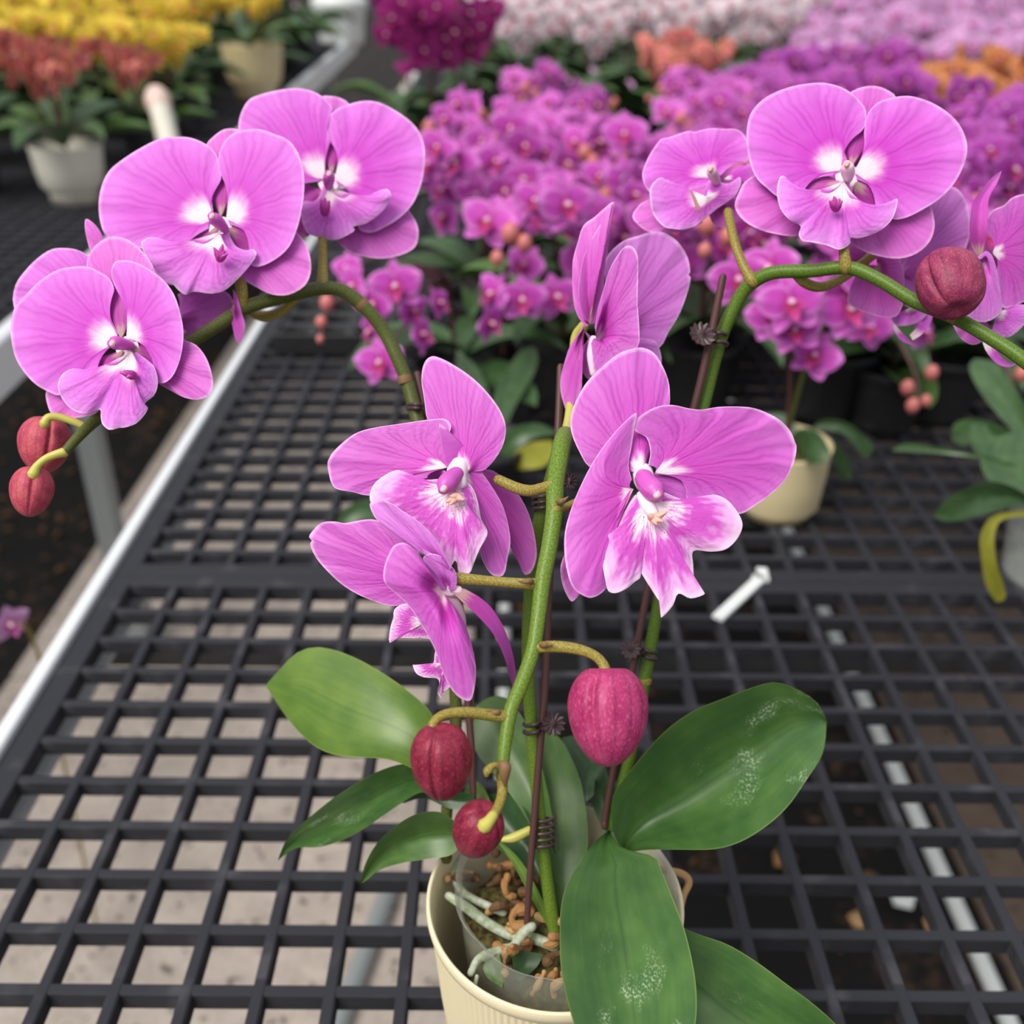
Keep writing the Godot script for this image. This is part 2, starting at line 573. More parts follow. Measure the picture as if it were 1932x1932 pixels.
	var leaf_tex := func(a: Color, b: Color, edge: Color, stain: float) -> ImageTexture:
		return image_of(256, 512, func(u: float, v: float) -> Color:
			var w := u * 2.0 - 1.0
			var n := ln.get_noise_2d(u * 120.0, v * 240.0)
			var grain := ln.get_noise_2d(u * 900.0, v * 90.0 + 400.0)
			var c: Color = a.lerp(b, clampf(0.5 + n * 0.8 + grain * 0.25, 0.0, 1.0))
			c = c.lerp(c.darkened(0.25), exp(-pow(w / 0.025, 2.0)) * 0.35)
			c = c.lerp(edge, smoothstep(0.97, 0.995, absf(w)) * 0.7)
			var patch := smoothstep(0.12, 0.4, ln.get_noise_2d(u * 90.0 + 700.0, v * 150.0 + 100.0)) * smoothstep(0.35, 0.7, v)
			var spot := smoothstep(-0.05, 0.55, ln.get_noise_2d(u * 1900.0, v * 3600.0 + 90.0))
			return c.lerp(rgb(186, 200, 176), clampf(patch * spot * stain + 0.12 * stain * patch, 0.0, 0.8)))
	M.leaf = textured(leaf_tex.call(rgb(66, 98, 46), rgb(86, 118, 58), rgb(126, 146, 70), 0.0), 0.38, 0.12, null, 0.0, 0.5)
	M.leaf_bright = textured(leaf_tex.call(rgb(80, 112, 40), rgb(104, 132, 52), rgb(140, 156, 76), 0.0), 0.38, 0.15, null, 0.0, 0.5)
	M.leaf_stained = textured(leaf_tex.call(rgb(58, 95, 45), rgb(82, 118, 56), rgb(124, 146, 76), 1.0), 0.38, 0.1, null, 0.0, 0.5)
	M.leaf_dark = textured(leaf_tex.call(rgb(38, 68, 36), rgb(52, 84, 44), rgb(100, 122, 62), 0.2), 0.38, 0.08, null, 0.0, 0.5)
	M.leaf_far = textured(leaf_tex.call(rgb(50, 78, 44), rgb(68, 98, 56), rgb(90, 112, 68), 0.3), 0.38, 0.1, null, 0.0, 0.5)
	M.leaf_yellow = textured(leaf_tex.call(rgb(130, 132, 40), rgb(150, 146, 50), rgb(170, 150, 60), 0.0), 0.5, 0.15)
	M.pot = plain(rgb(248, 234, 196), 0.5)
	M.pot_white = plain(rgb(214, 210, 198), 0.5)
	M.pot_tan = plain(rgb(226, 210, 166), 0.5)
	M.pot_black = plain(rgb(34, 35, 38), 0.5)
	var film := plain(Color(0.86, 0.88, 0.84, 0.28), 0.2)
	film.transparency = BaseMaterial3D.TRANSPARENCY_ALPHA
	film.cull_mode = BaseMaterial3D.CULL_DISABLED
	M.film = film
	var rn := noise(31, 0.03, 3)
	M.root = textured(image_of(64, 256, func(u: float, v: float) -> Color:
		return rgb(196, 200, 186).lerp(rgb(150, 166, 128), clampf(0.5 + rn.get_noise_2d(u * 80.0, v * 400.0), 0.0, 1.0))), 0.5)
	M.root.texture_repeat = true
	M.moss = textured(image_of(256, 256, func(u: float, v: float) -> Color:
		var n := rn.get_noise_2d(u * 700.0, v * 700.0)
		return rgb(104, 100, 54).lerp(rgb(58, 46, 26), clampf(0.5 + n * 1.2, 0.0, 1.0))), 0.9)
	M.bark = plain(rgb(168, 122, 74), 0.8)
	M.bark_pale = plain(rgb(190, 152, 104), 0.8)
	M.bark_dark = plain(rgb(104, 74, 46), 0.8)
	var pn := noise(41, 0.02, 4)
	M.grid = textured(image_of(256, 256, func(u: float, v: float) -> Color:
		var n := pn.get_noise_2d(u * 300.0, v * 300.0)
		return rgb(48, 49, 55).lerp(rgb(70, 70, 75), smoothstep(0.1, 0.6, n))), 0.62, 0.0, null, 0.0, 0.32)
	M.grid.uv1_triplanar = true
	M.grid.uv1_world_triplanar = true
	M.grid.uv1_scale = Vector3(3, 3, 3)
	M.grid.texture_repeat = true
	M.alu = plain(rgb(226, 230, 234), 0.4, 0.5, 0.15)
	M.steel = plain(rgb(156, 162, 164), 0.5, 0.5, 0.1)
	M.steel_dark = plain(rgb(58, 60, 63), 0.6)
	M.white_plastic = plain(rgb(232, 236, 236), 0.4)
	var cn := noise(51, 0.02, 5)
	M.concrete = textured(image_of(512, 512, func(u: float, v: float) -> Color:
		var n := cn.get_noise_2d(u * 400.0, v * 400.0)
		var fine := cn.get_noise_2d(u * 2400.0 + 30.0, v * 2400.0)
		var pit := smoothstep(0.36, 0.5, cn.get_noise_2d(u * 1100.0 + 500.0, v * 1100.0))
		var c := rgb(206, 193, 182).lerp(rgb(186, 173, 164), clampf(0.5 + n, 0.0, 1.0))
		c = c.darkened(clampf(fine * 0.14, 0.0, 0.2))
		return c.lerp(rgb(88, 82, 78), pit * 0.75)), 0.85)
	M.concrete.uv1_triplanar = true
	M.concrete.uv1_world_triplanar = true
	M.concrete.uv1_scale = Vector3(1.6, 1.6, 1.6)
	M.concrete.texture_repeat = true
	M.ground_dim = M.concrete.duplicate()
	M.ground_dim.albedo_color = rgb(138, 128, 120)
	M.soil = textured(image_of(512, 512, func(u: float, v: float) -> Color:
		var n := cn.get_noise_2d(u * 260.0 + 900.0, v * 260.0)
		var fine := cn.get_noise_2d(u * 1800.0, v * 1800.0 + 50.0)
		var c := rgb(22, 21, 21).lerp(rgb(52, 40, 32), smoothstep(0.1, 0.5, n + fine * 0.5))
		return c.lerp(rgb(86, 66, 48), smoothstep(0.4, 0.7, fine + n * 0.4))), 0.9)
	M.soil.uv1_triplanar = true
	M.soil.uv1_world_triplanar = true
	M.soil.uv1_scale = Vector3(1.1, 1.1, 1.1)
	M.soil.texture_repeat = true
	M.tinted = plain(Color.WHITE, 0.55, 0.35)
	M.tinted.vertex_color_use_as_albedo = true
	M.tinted.cull_mode = BaseMaterial3D.CULL_DISABLED
	M.tinted.backlight_enabled = true
	M.tinted.backlight = Color(0.3, 0.3, 0.3)


# ---------------------------------------------------------------- ground
func slab(lo: Vector3, hi: Vector3, bevel := 0.0) -> ArrayMesh:
	var s := Shape.new()
	s.box(lo, hi, bevel)
	return s.mesh(false)


func setting() -> void:
	struct("floor", slab(Vector3(-9, FLOOR - 0.1, -22), Vector3(9, FLOOR - 0.012, 3)), M.soil, "dark earth floor of the greenhouse under and between the benches")
	var path := struct("path", slab(Vector3(-0.715, FLOOR - 0.1, -14), Vector3(-0.055, FLOOR, 2), 0.002), M.concrete, "pale concrete strip on the ground seen through the left of the grid")
	for k in 40:
		var z := 1.2 - k * 0.362
		obj("curb_stone", slab(Vector3(-0.822, FLOOR - 0.08, z - 0.358), Vector3(-0.717, FLOOR + 0.002, z), 0.003), M.concrete, path)
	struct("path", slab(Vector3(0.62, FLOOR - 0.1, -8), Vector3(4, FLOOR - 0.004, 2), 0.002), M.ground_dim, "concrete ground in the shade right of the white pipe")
	var far_wall := slab(Vector3(-9, FLOOR, -22), Vector3(9, 3.0, -21.8))
	struct("wall_back", far_wall, plain(rgb(190, 196, 194), 0.7), "pale end wall of the greenhouse far behind the flowers")


func straight(a: Vector3, b: Vector3, r: float, sides := 14) -> ArrayMesh:
	var s := Shape.new()
	s.tube(PackedVector3Array([a, a.lerp(b, 0.5), b]), PackedFloat32Array([r, r, r]), sides)
	return s.mesh()


# one moulded grid panel; x and z are given in cells of the plastic grid, z growing away from the camera
func panel(label: String, i0: int, i1: int, rows: Array, z_near: float, z_far: float, node: Node3D = null, x_at := X0, origin := Vector3.ZERO, turn := 0.0, border := true) -> void:
	var p := thing("plastic_grating", label, "grating", origin)
	p.rotation.y = turn
	p.set_meta("group", "plastic grid panels on the benches")
	var w := 0.0032
	var xa := x_at + (i0 - 0.25) * CELL
	var xb := x_at + (i1 + 0.5) * CELL
	var col := slab(Vector3(-w, -0.012, -z_far), Vector3(w, 0.0, -z_near), 0.0009)
	for i in range(i0 + 1, i1 + 1):
		obj("grid_bar", col, M.grid, p, true).position = Vector3(x_at + i * CELL, 0, 0)
	var row := slab(Vector3(xa, -0.0125, -w), Vector3(xb, -0.0004, w), 0.0009)
	for z in rows:
		obj("grid_bar", row, M.grid, p, true).position = Vector3(0, 0, -z)
	obj("panel_edge", slab(Vector3(xa - 0.25 * CELL, -0.014, -z_far), Vector3(xa + 0.25 * CELL, 0.0008, -z_near), 0.001), M.grid, p, true)
	for z in [z_near, z_far - 0.0155]:
		obj("panel_edge", slab(Vector3(xa, -0.014, -z - 0.0155), Vector3(xb, 0.0006, -z), 0.001), M.grid, p, true)


func steps(a: float, n: int) -> Array:
	var out := []
	for k in n: out.append(a + k * CELL)
	return out


func benches() -> void:
	var zj := func(j: float) -> float: return Z0 + j * CELL
	panel("near black plastic grid panel carrying the large orchid in the cream pot", -2, 24, steps(zj.call(-5.0), 16), zj.call(-5.9), zj.call(11.34))
	panel("black plastic grid panel just behind the seam, under the small cream pot", -2, 52, steps(zj.call(12.4), 24), zj.call(11.38), zj.call(36.8))
	panel("black plastic grid panel under the middle of the pink orchids", -2, 52, steps(zj.call(37.9), 24), zj.call(36.85), zj.call(62.3))
	panel("black plastic grid panel farthest along the bench, left of the dark magenta orchids", -2, 12, steps(zj.call(63.4), 40), zj.call(62.35), zj.call(104.2))
	var b := thing("bench_support", "bright aluminium edge rail of the bench with the large orchid", "bench")
	obj("rail", slab(Vector3(-0.3335, -0.05, -4.0), Vector3(-0.3225, 0.006, 0.3), 0.0015), M.alu, b)
	obj("rail_flange", slab(Vector3(-0.3235, -0.039, -4.0), Vector3(-0.3085, -0.036, 0.3)), M.white_plastic, b)
	for q in [1228.0, 700.0]:
		var z := on_level(966, q, -0.04).z
		obj("cross_beam", slab(Vector3(-0.32, -0.055, z - 0.007), Vector3(1.9, -0.037, z + 0.007), 0.002), M.steel_dark, b)
	for x in [0.9, 1.85]:
		obj("cross_beam", slab(Vector3(x, -0.075, -3.4), Vector3(x + 0.03, -0.037, -0.2), 0.002), M.steel_dark, b)
	for z in [-2.6, -0.2]:
		for x in [-0.1, 1.87]:
			obj("leg", slab(Vector3(x, FLOOR, z - 0.02), Vector3(x + 0.035, -0.037, z + 0.02), 0.003), M.steel, b)
	# the bench across the aisle
	var turn := atan(0.057 / 3.31)
	var a := on_level(0, 690, 0.0)
	panel("black plastic grid panel under the white pot on the bench across the aisle", 0, 40, steps(0.6, 82), 0.2, 3.6, null, -41.0 * CELL, Vector3(a.x, 0, 0.0), turn)
	panel("far black plastic grid panel running to the white tub across the aisle", 0, 40, steps(3.65, 60), 3.62, 6.0, null, -41.0 * CELL, Vector3(a.x, 0, 0.0), turn)
	var c := thing("bench_support", "broad pale metal edge rail and legs of the bench across the aisle", "bench", Vector3(a.x, 0, 0))
	c.rotation.y = turn
	obj("rail", slab(Vector3(-0.024, -0.055, -5.0), Vector3(0.002, 0.012, 0.0), 0.003), M.alu, c, true)
	for z in [-1.43, -2.9, -4.2]:
		obj("leg", slab(Vector3(-0.03, FLOOR, z - 0.016), Vector3(0.006, -0.05, z + 0.016), 0.003), M.steel, c, true)
		obj("foot_plate", slab(Vector3(-0.04, FLOOR, z - 0.03), Vector3(0.02, FLOOR + 0.15, z + 0.02), 0.004), M.steel, c, true)
		obj("cross_beam", slab(Vector3(-1.5, -0.08, z - 0.015), Vector3(-0.024, -0.04, z + 0.015), 0.003), M.steel, c, true)
	# pipes on the ground
	tag(obj("water_pipe", straight(Vector3(0.585, FLOOR + 0.008, -4), Vector3(0.585, FLOOR + 0.008, 0.6), 0.0105), M.white_plastic), "white plastic pipe on the ground seen through the grid at right", "pipe")
	tag(obj("water_pipe", straight(Vector3(0.0, FLOOR + 0.012, -4), Vector3(0.0, FLOOR + 0.012, 0.6), 0.010), M.white_plastic), "pale pipe on the ground beside the concrete strip, behind the large orchid", "pipe")
	tag(obj("hose", straight(on_level(742, 1660, FLOOR + 0.012), on_level(600, 2030, FLOOR + 0.012), 0.012), M.steel), "grey tube lying aslant on the concrete left of the cream ribbed pot", "tube")
	# a black tray with round holes, left of the pink field
	tray(on_level(672, 632, 0.0))
	# broken white plant label on the grid
	var s := Shape.new()
	var p := on_level(1354, 1164, 0.004); var q := on_level(1438, 1086, 0.004)
	var d := (q - p).normalized(); var n := Vector3(d.z, 0, -d.x)
	for g in [[p, q, 0.0046], [q - n * 0.004 - d * 0.004, q + d * 0.011 + n * 0.006, 0.0042], [q + n * 0.004 - d * 0.006, q + d * 0.002 + n * 0.001, 0.0030]]:
		var f := s.v.size()
		var dd: Vector3 = (g[1] - g[0]).normalized(); var nn: Vector3 = Vector3(dd.z, 0, -dd.x) * g[2]
		for y in [0.0, 0.003]:
			for e in [g[0] - nn, g[0] + nn, g[1] + nn, g[1] - nn]: s.point(e + Vector3(0, y - 0.003, 0))
		s.ix.append_array(PackedInt32Array([f + 4, f + 5, f + 6, f + 4, f + 6, f + 7]))
		for k in 4:
			var k2 := (k + 1) % 4
			s.ix.append_array(PackedInt32Array([f + k, f + k2, f + 4 + k, f + k2, f + 4 + k2, f + 4 + k]))
	tag(obj("plant_label", s.mesh(false), M.white_plastic), "white broken plastic plant label lying across the grid bars at right", "plant label")


func tray(c: Vector3) -> void:
	var s := Shape.new()
	var cell := 0.046
	var top := 0.022
	for i in 4:
		for j in 3:
			var m := c + Vector3((i - 1.5) * cell, top, (j - 1.0) * -cell)
			var f := s.v.size()
			for k in 33:
				var a := TAU * k / 32.0
				var u := Vector3(cos(a), 0, sin(a))
				var far := cell / 2.0 / maxf(absf(u.x), absf(u.z))
				s.point(m + u * far); s.point(m + u * 0.0180); s.point(m + u * 0.0174 - Vector3(0, 0.003, 0)); s.point(m + u * 0.0155 - Vector3(0, top - 0.004, 0))
			s.sheet(f, 33, 4, true)
	var t := thing("plant_tray", "empty black plastic tray with round holes left of the pink orchids", "tray", c)
	obj("deck", s.mesh(), M.pot_black, t)
	var e := Shape.new()
	for g in [[-2, -1.55, 0.002, 3.1], [2, -1.55, 0.002, 3.1]]: e.box(c + Vector3(g[0] * cell - 0.002, 0.001, -1.5 * cell), c + Vector3(g[0] * cell + 0.002, top + 0.004, 1.5 * cell), 0.0008)
	for z in [-1.5, 1.5]: e.box(c + Vector3(-2 * cell, 0.001, z * cell - 0.002), c + Vector3(2 * cell, top + 0.004, z * cell + 0.002), 0.0008)
	obj("rim", e.mesh(false), M.pot_black, t)


# ---------------------------------------------------------------- the large orchid
func hero_plant() -> void:
	var rim := at(1047, 1690, 0.444)
	var foot := Vector3(rim.x, 0, rim.z)
	plant = thing("potted_orchid", "large magenta moth orchid with three arching flower stems in a ribbed cream pot", "orchid", foot)
	var h := rim.y
	var s := Shape.new()
	var prof := [[0.0, 0.001, 1], [0.040, 0.001, 1], [0.0415, 0.004, 1], [0.0415, 0.010, 1], [0.047, 0.018, 1], [0.0495, 0.03], [0.0515, 0.05], [0.0535, h * 0.75], [0.0551, h - 0.0082], [0.0553, h - 0.0078, 1], [0.0566, h - 0.0072, 1], [0.0572, h - 0.004, 1], [0.0571, h - 0.001, 1], [0.0562, h, 1], [0.0551, h - 0.001, 1], [0.0545, h - 0.006, 1], [0.0520, h * 0.6, 1], [0.046, 0.02, 1], [0.0, 0.014, 1]]
	for q in prof: q[0] *= 0.975
	s.lathe(prof, 560, foot, 0.0007, 112, 0.02, h - 0.008)
	obj("pot", s.mesh(), M.pot, plant).set_meta("label", "cream pot with fine upright ribs below a smooth rim")
	var lc := foot + Vector3(0.0045, 0, -0.003)
	s = Shape.new()
	s.lathe([[0.036, 0.02], [0.043, 0.07], [0.0455, h + 0.001], [0.0475, h + 0.004], [0.0472, h + 0.005], [0.0448, h + 0.001]], 64, lc, 0.0012, 9)
	obj("liner", s.mesh(), M.film, plant).set_meta("label", "clear thin plastic inner pot")
	s = Shape.new()
	var first := s.v.size()
	var mn := noise(3, 60.0, 3)
	for r in 14:
		for k in 49:
			var a := TAU * k / 48.0
			var rr := 0.0435 * r / 13.0
			var q := lc + Vector3(cos(a) * rr, 0, sin(a) * rr)
			s.point(q + Vector3(0, h - 0.024 + 0.007 * mn.get_noise_2d(q.x, q.z) + 0.008 * (1.0 - float(r) / 13.0), 0), Vector2(0.5 + cos(a) * r / 27.0, 0.5 + sin(a) * r / 27.0))
	s.sheet(first, 14, 49, false)
	first = s.v.size()
	for r in 2:
		for k in 49:
			var a := TAU * k / 48.0
			s.point(lc + Vector3(cos(a) * 0.0425, (h - 0.026) * (1.0 - r) + 0.02 * r, sin(a) * 0.0425), Vector2(k / 12.0, r))
	s.sheet(first, 2, 49, false)
	obj("growing_medium", s.mesh(), M.moss, plant)
	bark(lc, h)
	stems()
	leaves()
	flowers_left()
	flowers_front()
	flowers_right()
	buds()
	clips()


func bark(lc: Vector3, h: float) -> void:
	var rng := RandomNumberGenerator.new()
	rng.seed = 8
	var mats := [M.bark, M.bark_pale, M.bark_dark]
	var spots := [[1000, 1715, 26.0], [1015, 1738, 20.0], [985, 1690, 22.0], [925, 1640, 20.0], [890, 1640, 18.0], [950, 1625, 20.0], [965, 1660, 16.0], [960, 1835, 18.0], [1035, 1820, 22.0], [1015, 1850, 16.0], [1045, 1870, 18.0], [900, 1650, 24.0], [1030, 1790, 18.0], [940, 1600, 18.0], [975, 1640, 14.0], [935, 1795, 22.0], [1000, 1870, 14.0]]
	for k in 46:
		var p: Vector3
		var size: float
		if k < spots.size():
			p = on_level(spots[k][0], spots[k][1], h - 0.014 + rng.randf() * 0.004)
			size = spots[k][2] * 0.58 / F
		else:
			var a := rng.randf() * TAU; var r := sqrt(rng.randf()) * 0.038
			p = lc + Vector3(cos(a) * r, h - 0.018, sin(a) * r)
			size = 0.003 + rng.randf() * 0.003
		# a curled flake of bark: a bent, lumpy strip
		var s := Shape.new()
		var path := PackedVector3Array(); var radii := PackedFloat32Array()
		var b := Basis(Vector3(rng.randf() - 0.5, rng.randf() - 0.5, rng.randf() - 0.5).normalized(), rng.randf() * TAU)
		var curl := 0.7 + rng.randf() * 2.4
		for j in 9:
			var t := j / 8.0
			path.append(p + b * (Vector3(sin(t * curl * 1.6) / curl, (1.0 - cos(t * curl * 1.6)) / curl, t * 0.35 - 0.2) * size * 1.7))
			radii.append(size * (0.26 + 0.10 * sin(t * 9.0 + k) + 0.05 * rng.randf()))
		s.tube(path, radii, 8)
		obj("bark_chip", s.mesh(false), mats[k % 3], plant)
	# pale roots over the rim of the medium
	rod("root", [[846, 1690, 0.455, 8], [880, 1712, 0.452, 10], [920, 1742, 0.450, 10], [965, 1765, 0.447, 10], [1010, 1772, 0.444, 11], [1046, 1786, 0.440, 10]], M.root, plant)
	rod("root", [[888, 1836, 0.420, 7], [905, 1808, 0.427, 8], [945, 1792, 0.432, 9], [968, 1786, 0.434, 9], [985, 1762, 0.436, 10], [1004, 1748, 0.438, 9]], M.root, plant)
	rod("root", [[862, 1600, 0.478, 8], [856, 1640, 0.472, 8], [866, 1674, 0.465, 8], [890, 1695, 0.462, 8], [950, 1722, 0.456, 8]], M.root, plant)
	rod("root", [[900, 1842, 0.418, 4], [896, 1860, 0.418, 4]], M.root, plant)
	rod("root", [[948, 1584, 0.450, 5], [970, 1580, 0.450, 9], [1000, 1566, 0.450, 8]], M.stalk_yellow, plant)
	# green leaf-like flaps at the front of the pot
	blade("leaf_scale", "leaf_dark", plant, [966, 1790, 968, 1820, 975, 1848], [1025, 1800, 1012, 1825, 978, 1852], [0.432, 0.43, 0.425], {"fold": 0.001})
	blade("leaf_scale", "leaf", plant, [908, 1822, 920, 1845, 945, 1862], [942, 1800, 948, 1830, 948, 1862], [0.428, 0.425, 0.42], {"fold": 0.001})
	# the loose end of the liner standing out at the right
	rod("root", [[1246, 1640, 0.46, 6], [1285, 1648, 0.462, 7], [1300, 1664, 0.462, 7], [1290, 1690, 0.46, 6], [1282, 1725, 0.455, 6]], M.bark_pale, plant)


func stems() -> void:
	# the middle stem rises behind the flowers, bends over and comes down towards the camera
	rod("stem", [[1048, 1775, 0.446, 12.5], [1036, 1690, 0.444, 12], [1024, 1600, 0.442, 12], [1012, 1480, 0.438, 12], [1002, 1360, 0.434, 12], [996, 1250, 0.430, 12], [1000, 1120, 0.428, 12], [1016, 990, 0.426, 12.5], [1042, 900, 0.424, 14], [1060, 840, 0.416, 17], [1066, 822, 0.404, 18], [1058, 850, 0.392, 18], [1048, 910, 0.382, 17], [1046, 965, 0.376, 16.5], [1037, 1030, 0.371, 16], [1024, 1095, 0.366, 15.5], [1016, 1160, 0.361, 14.5], [1006, 1225, 0.357, 14], [984, 1290, 0.352, 14], [964, 1340, 0.348, 13.5], [954, 1395, 0.345, 12.5], [949, 1440, 0.343, 12], [946, 1470, 0.342, 11]], M.stem, plant, 18, 6).set_meta("label", "middle flower stem arching over towards the camera")
	rod("stalk", [[946, 1462, 0.342, 11], [948, 1492, 0.341, 10], [941, 1520, 0.337, 9.5], [928, 1542, 0.333, 9.5], [915, 1556, 0.331, 12]], M.stalk, plant)
	rod("stalk_end", [[931, 1538, 0.3335, 10], [922, 1550, 0.3315, 11.5], [914, 1558, 0.331, 15]], M.stalk_yellow, plant)
	rod("bract", [[936, 1448, 0.338, 3], [952, 1444, 0.3355, 11], [952, 1462, 0.3355, 10], [953, 1484, 0.3365, 2]], M.bract, plant)
	rod("node_bud", [[946, 1446, 0.338, 4], [932, 1444, 0.337, 6], [920, 1454, 0.336, 8.5], [918, 1462, 0.336, 5]], M.stalk, plant)
	# stalks of the flowers and buds on it
	rod("stalk", [[1044, 916, 0.380, 12], [1020, 922, 0.384, 11], [1000, 926, 0.388, 11], [975, 921, 0.392, 11], [940, 905, 0.396, 10]], M.stalk, plant)
	rod("stalk", [[1016, 1102, 0.366, 12], [985, 1101, 0.367, 10.5], [920, 1096, 0.368, 10], [862, 1091, 0.368, 12]], M.stalk, plant)
	rod("stalk", [[1048, 962, 0.374, 9], [1066, 958, 0.379, 9], [1100, 944, 0.386, 9], [1160, 925, 0.392, 9]], M.stalk, plant)
	rod("stalk", [[1066, 830, 0.408, 13], [1074, 790, 0.424, 10], [1084, 700, 0.440, 10], [1086, 640, 0.440, 10], [1102, 614, 0.436, 10]], M.stalk_yellow, plant)
	rod("stalk", [[1010, 1222, 0.357, 11], [1045, 1220, 0.356, 11.5], [1085, 1224, 0.355, 11], [1118, 1235, 0.354, 10], [1137, 1252, 0.353, 10], [1143, 1272, 0.352, 12]], M.stalk, plant)
	rod("stalk", [[954, 1352, 0.347, 12], [925, 1349, 0.345, 11.5], [880, 1344, 0.342, 10.5], [840, 1348, 0.340, 9.5], [818, 1364, 0.338, 9], [812, 1394, 0.336, 10]], M.stalk, plant)
	for q in [[1026, 1218, 0.352, 1044, 1212], [938, 1346, 0.343, 918, 1338], [998, 1098, 0.361, 978, 1094], [1058, 948, 0.371, 1072, 934]]:
		rod("bract", [[q[0] + (6 if q[3] < q[0] else -6), q[1], q[2] + 0.004, 5], [q[0], q[1] - 2, q[2] + 0.001, 6], [(q[0] + q[3]) / 2.0, (q[1] + q[4]) / 2.0 + 2, q[2] + 0.001, 4], [q[3], q[4] + 3, q[2], 1]], M.bract, plant)
	# left stem
	rod("stem", [[842, 1620, 0.462, 11], [842, 1540, 0.460, 11], [856, 1420, 0.458, 11.5], [860, 1330, 0.458, 11.5], [850, 1180, 0.458, 12], [828, 980, 0.462, 12], [800, 840, 0.466, 12.5], [788, 794, 0.468, 13], [770, 726, 0.470, 13], [748, 672, 0.470, 13], [726, 628, 0.470, 13], [700, 592, 0.468, 13], [668, 562, 0.466, 13], [638, 546, 0.464, 13], [600, 545, 0.461, 13], [548, 556, 0.457, 13], [465, 580, 0.450, 13], [410, 614, 0.444, 12.5], [345, 655, 0.438, 12], [262, 720, 0.431, 12], [200, 776, 0.426, 12], [172, 800, 0.421, 11], [148, 824, 0.416, 10], [122, 853, 0.412, 9]], M.stem_olive, plant, 16).set_meta("label", "left flower stem arching down to two red buds")
	rod("stalk", [[122, 853, 0.412, 9.5], [104, 858, 0.411, 8], [86, 866, 0.411, 7.5], [70, 880, 0.410, 8], [62, 896, 0.409, 11]], M.stalk_yellow, plant)
	rod("stalk", [[162, 806, 0.422, 7], [140, 796, 0.421, 7.5], [112, 787, 0.420, 7.5], [92, 788, 0.419, 8], [84, 800, 0.419, 10]], M.stalk_yellow, plant)
	rod("stalk", [[608, 540, 0.462, 12], [609, 500, 0.466, 9.5], [608, 450, 0.472, 9], [606, 400, 0.48, 9]], M.stalk, plant)
	rod("stalk", [[455, 582, 0.449, 12], [456, 550, 0.447, 11.5], [450, 515, 0.449, 11], [438, 470, 0.453, 10]], M.stalk, plant)
	rod("stalk", [[556, 566, 0.459, 8], [530, 588, 0.464, 10], [498, 597, 0.468, 10], [472, 588, 0.472, 9], [430, 570, 0.476, 8]], M.stalk, plant)
	rod("node_ring", [[766, 723, 0.4695, 13.6], [764, 716, 0.4695, 14.2], [762, 709, 0.4695, 13.6]], M.bract, plant, 14, 3, false)
	rod("node_ring", [[688, 579, 0.4675, 13.6], [683, 574, 0.467, 14.2], [678, 569, 0.4665, 13.6]], M.bract, plant, 14, 3, false)
	# right stem
	rod("stem", [[1150, 1560, 0.462, 11], [1196, 1400, 0.458, 11], [1215, 1290, 0.456, 11.5], [1226, 1230, 0.455, 11.5], [1240, 1150, 0.454, 11.5], [1280, 940, 0.453, 12], [1328, 760, 0.452, 12.5], [1348, 680, 0.450, 12.5], [1366, 620, 0.447, 13], [1396, 560, 0.443, 13], [1422, 531, 0.439, 13.5], [1462, 514, 0.434, 13], [1530, 511, 0.427, 13], [1600, 505, 0.420, 13], [1659, 528, 0.414, 12.5], [1725, 568, 0.408, 13], [1803, 600, 0.401, 13], [1881, 645, 0.394, 13], [1932, 680, 0.389, 13.5], [2010, 745, 0.383, 13]], M.stem_dark, plant, 16).set_meta("label", "right flower stem bending over at its top")
	rod("stalk", [[1420, 532, 0.438, 13], [1404, 505, 0.439, 9], [1390, 470, 0.442, 9], [1380, 432, 0.446, 9], [1374, 400, 0.452, 9]], M.stalk, plant)
	rod("stalk", [[1596, 506, 0.419, 13], [1593, 480, 0.418, 10], [1592, 455, 0.420, 9], [1592, 420, 0.424, 9]], M.stalk, plant)
	rod("stalk", [[1500, 516, 0.431, 9], [1520, 534, 0.434, 10], [1550, 541, 0.437, 9.5], [1590, 524, 0.442, 9], [1646, 482, 0.448, 9]], M.stalk, plant)
	rod("node_ring", [[1216, 1290, 0.456, 12], [1217, 1284, 0.456, 12.8], [1218, 1278, 0.456, 12]], M.stalk, plant, 14, 3, false)
	# stakes
	rod("stake", [[994, 1742, 0.440, 6], [1003, 1608, 0.436, 6.5], [1018, 1420, 0.434, 7], [1028, 1297, 0.434, 7.5], [1036, 1100, 0.436, 7.5], [1052, 836, 0.440, 7.5], [1058, 692, 0.446, 7]], M.stake, plant)
	rod("stake", [[895, 1600, 0.458, 6], [892, 1480, 0.458, 6.5], [886, 1367, 0.458, 7], [862, 1100, 0.464, 7], [806, 800, 0.472, 7.5], [787, 706, 0.474, 7]], M.stake, plant)
	rod("stake", [[1140, 1560, 0.458, 6], [1147, 1511, 0.458, 6.5], [1209, 1180, 0.452, 7], [1240, 1030, 0.452, 7], [1312, 760, 0.446, 7.5], [1340, 640, 0.442, 7.5], [1364, 522, 0.438, 7]], M.stake, plant)


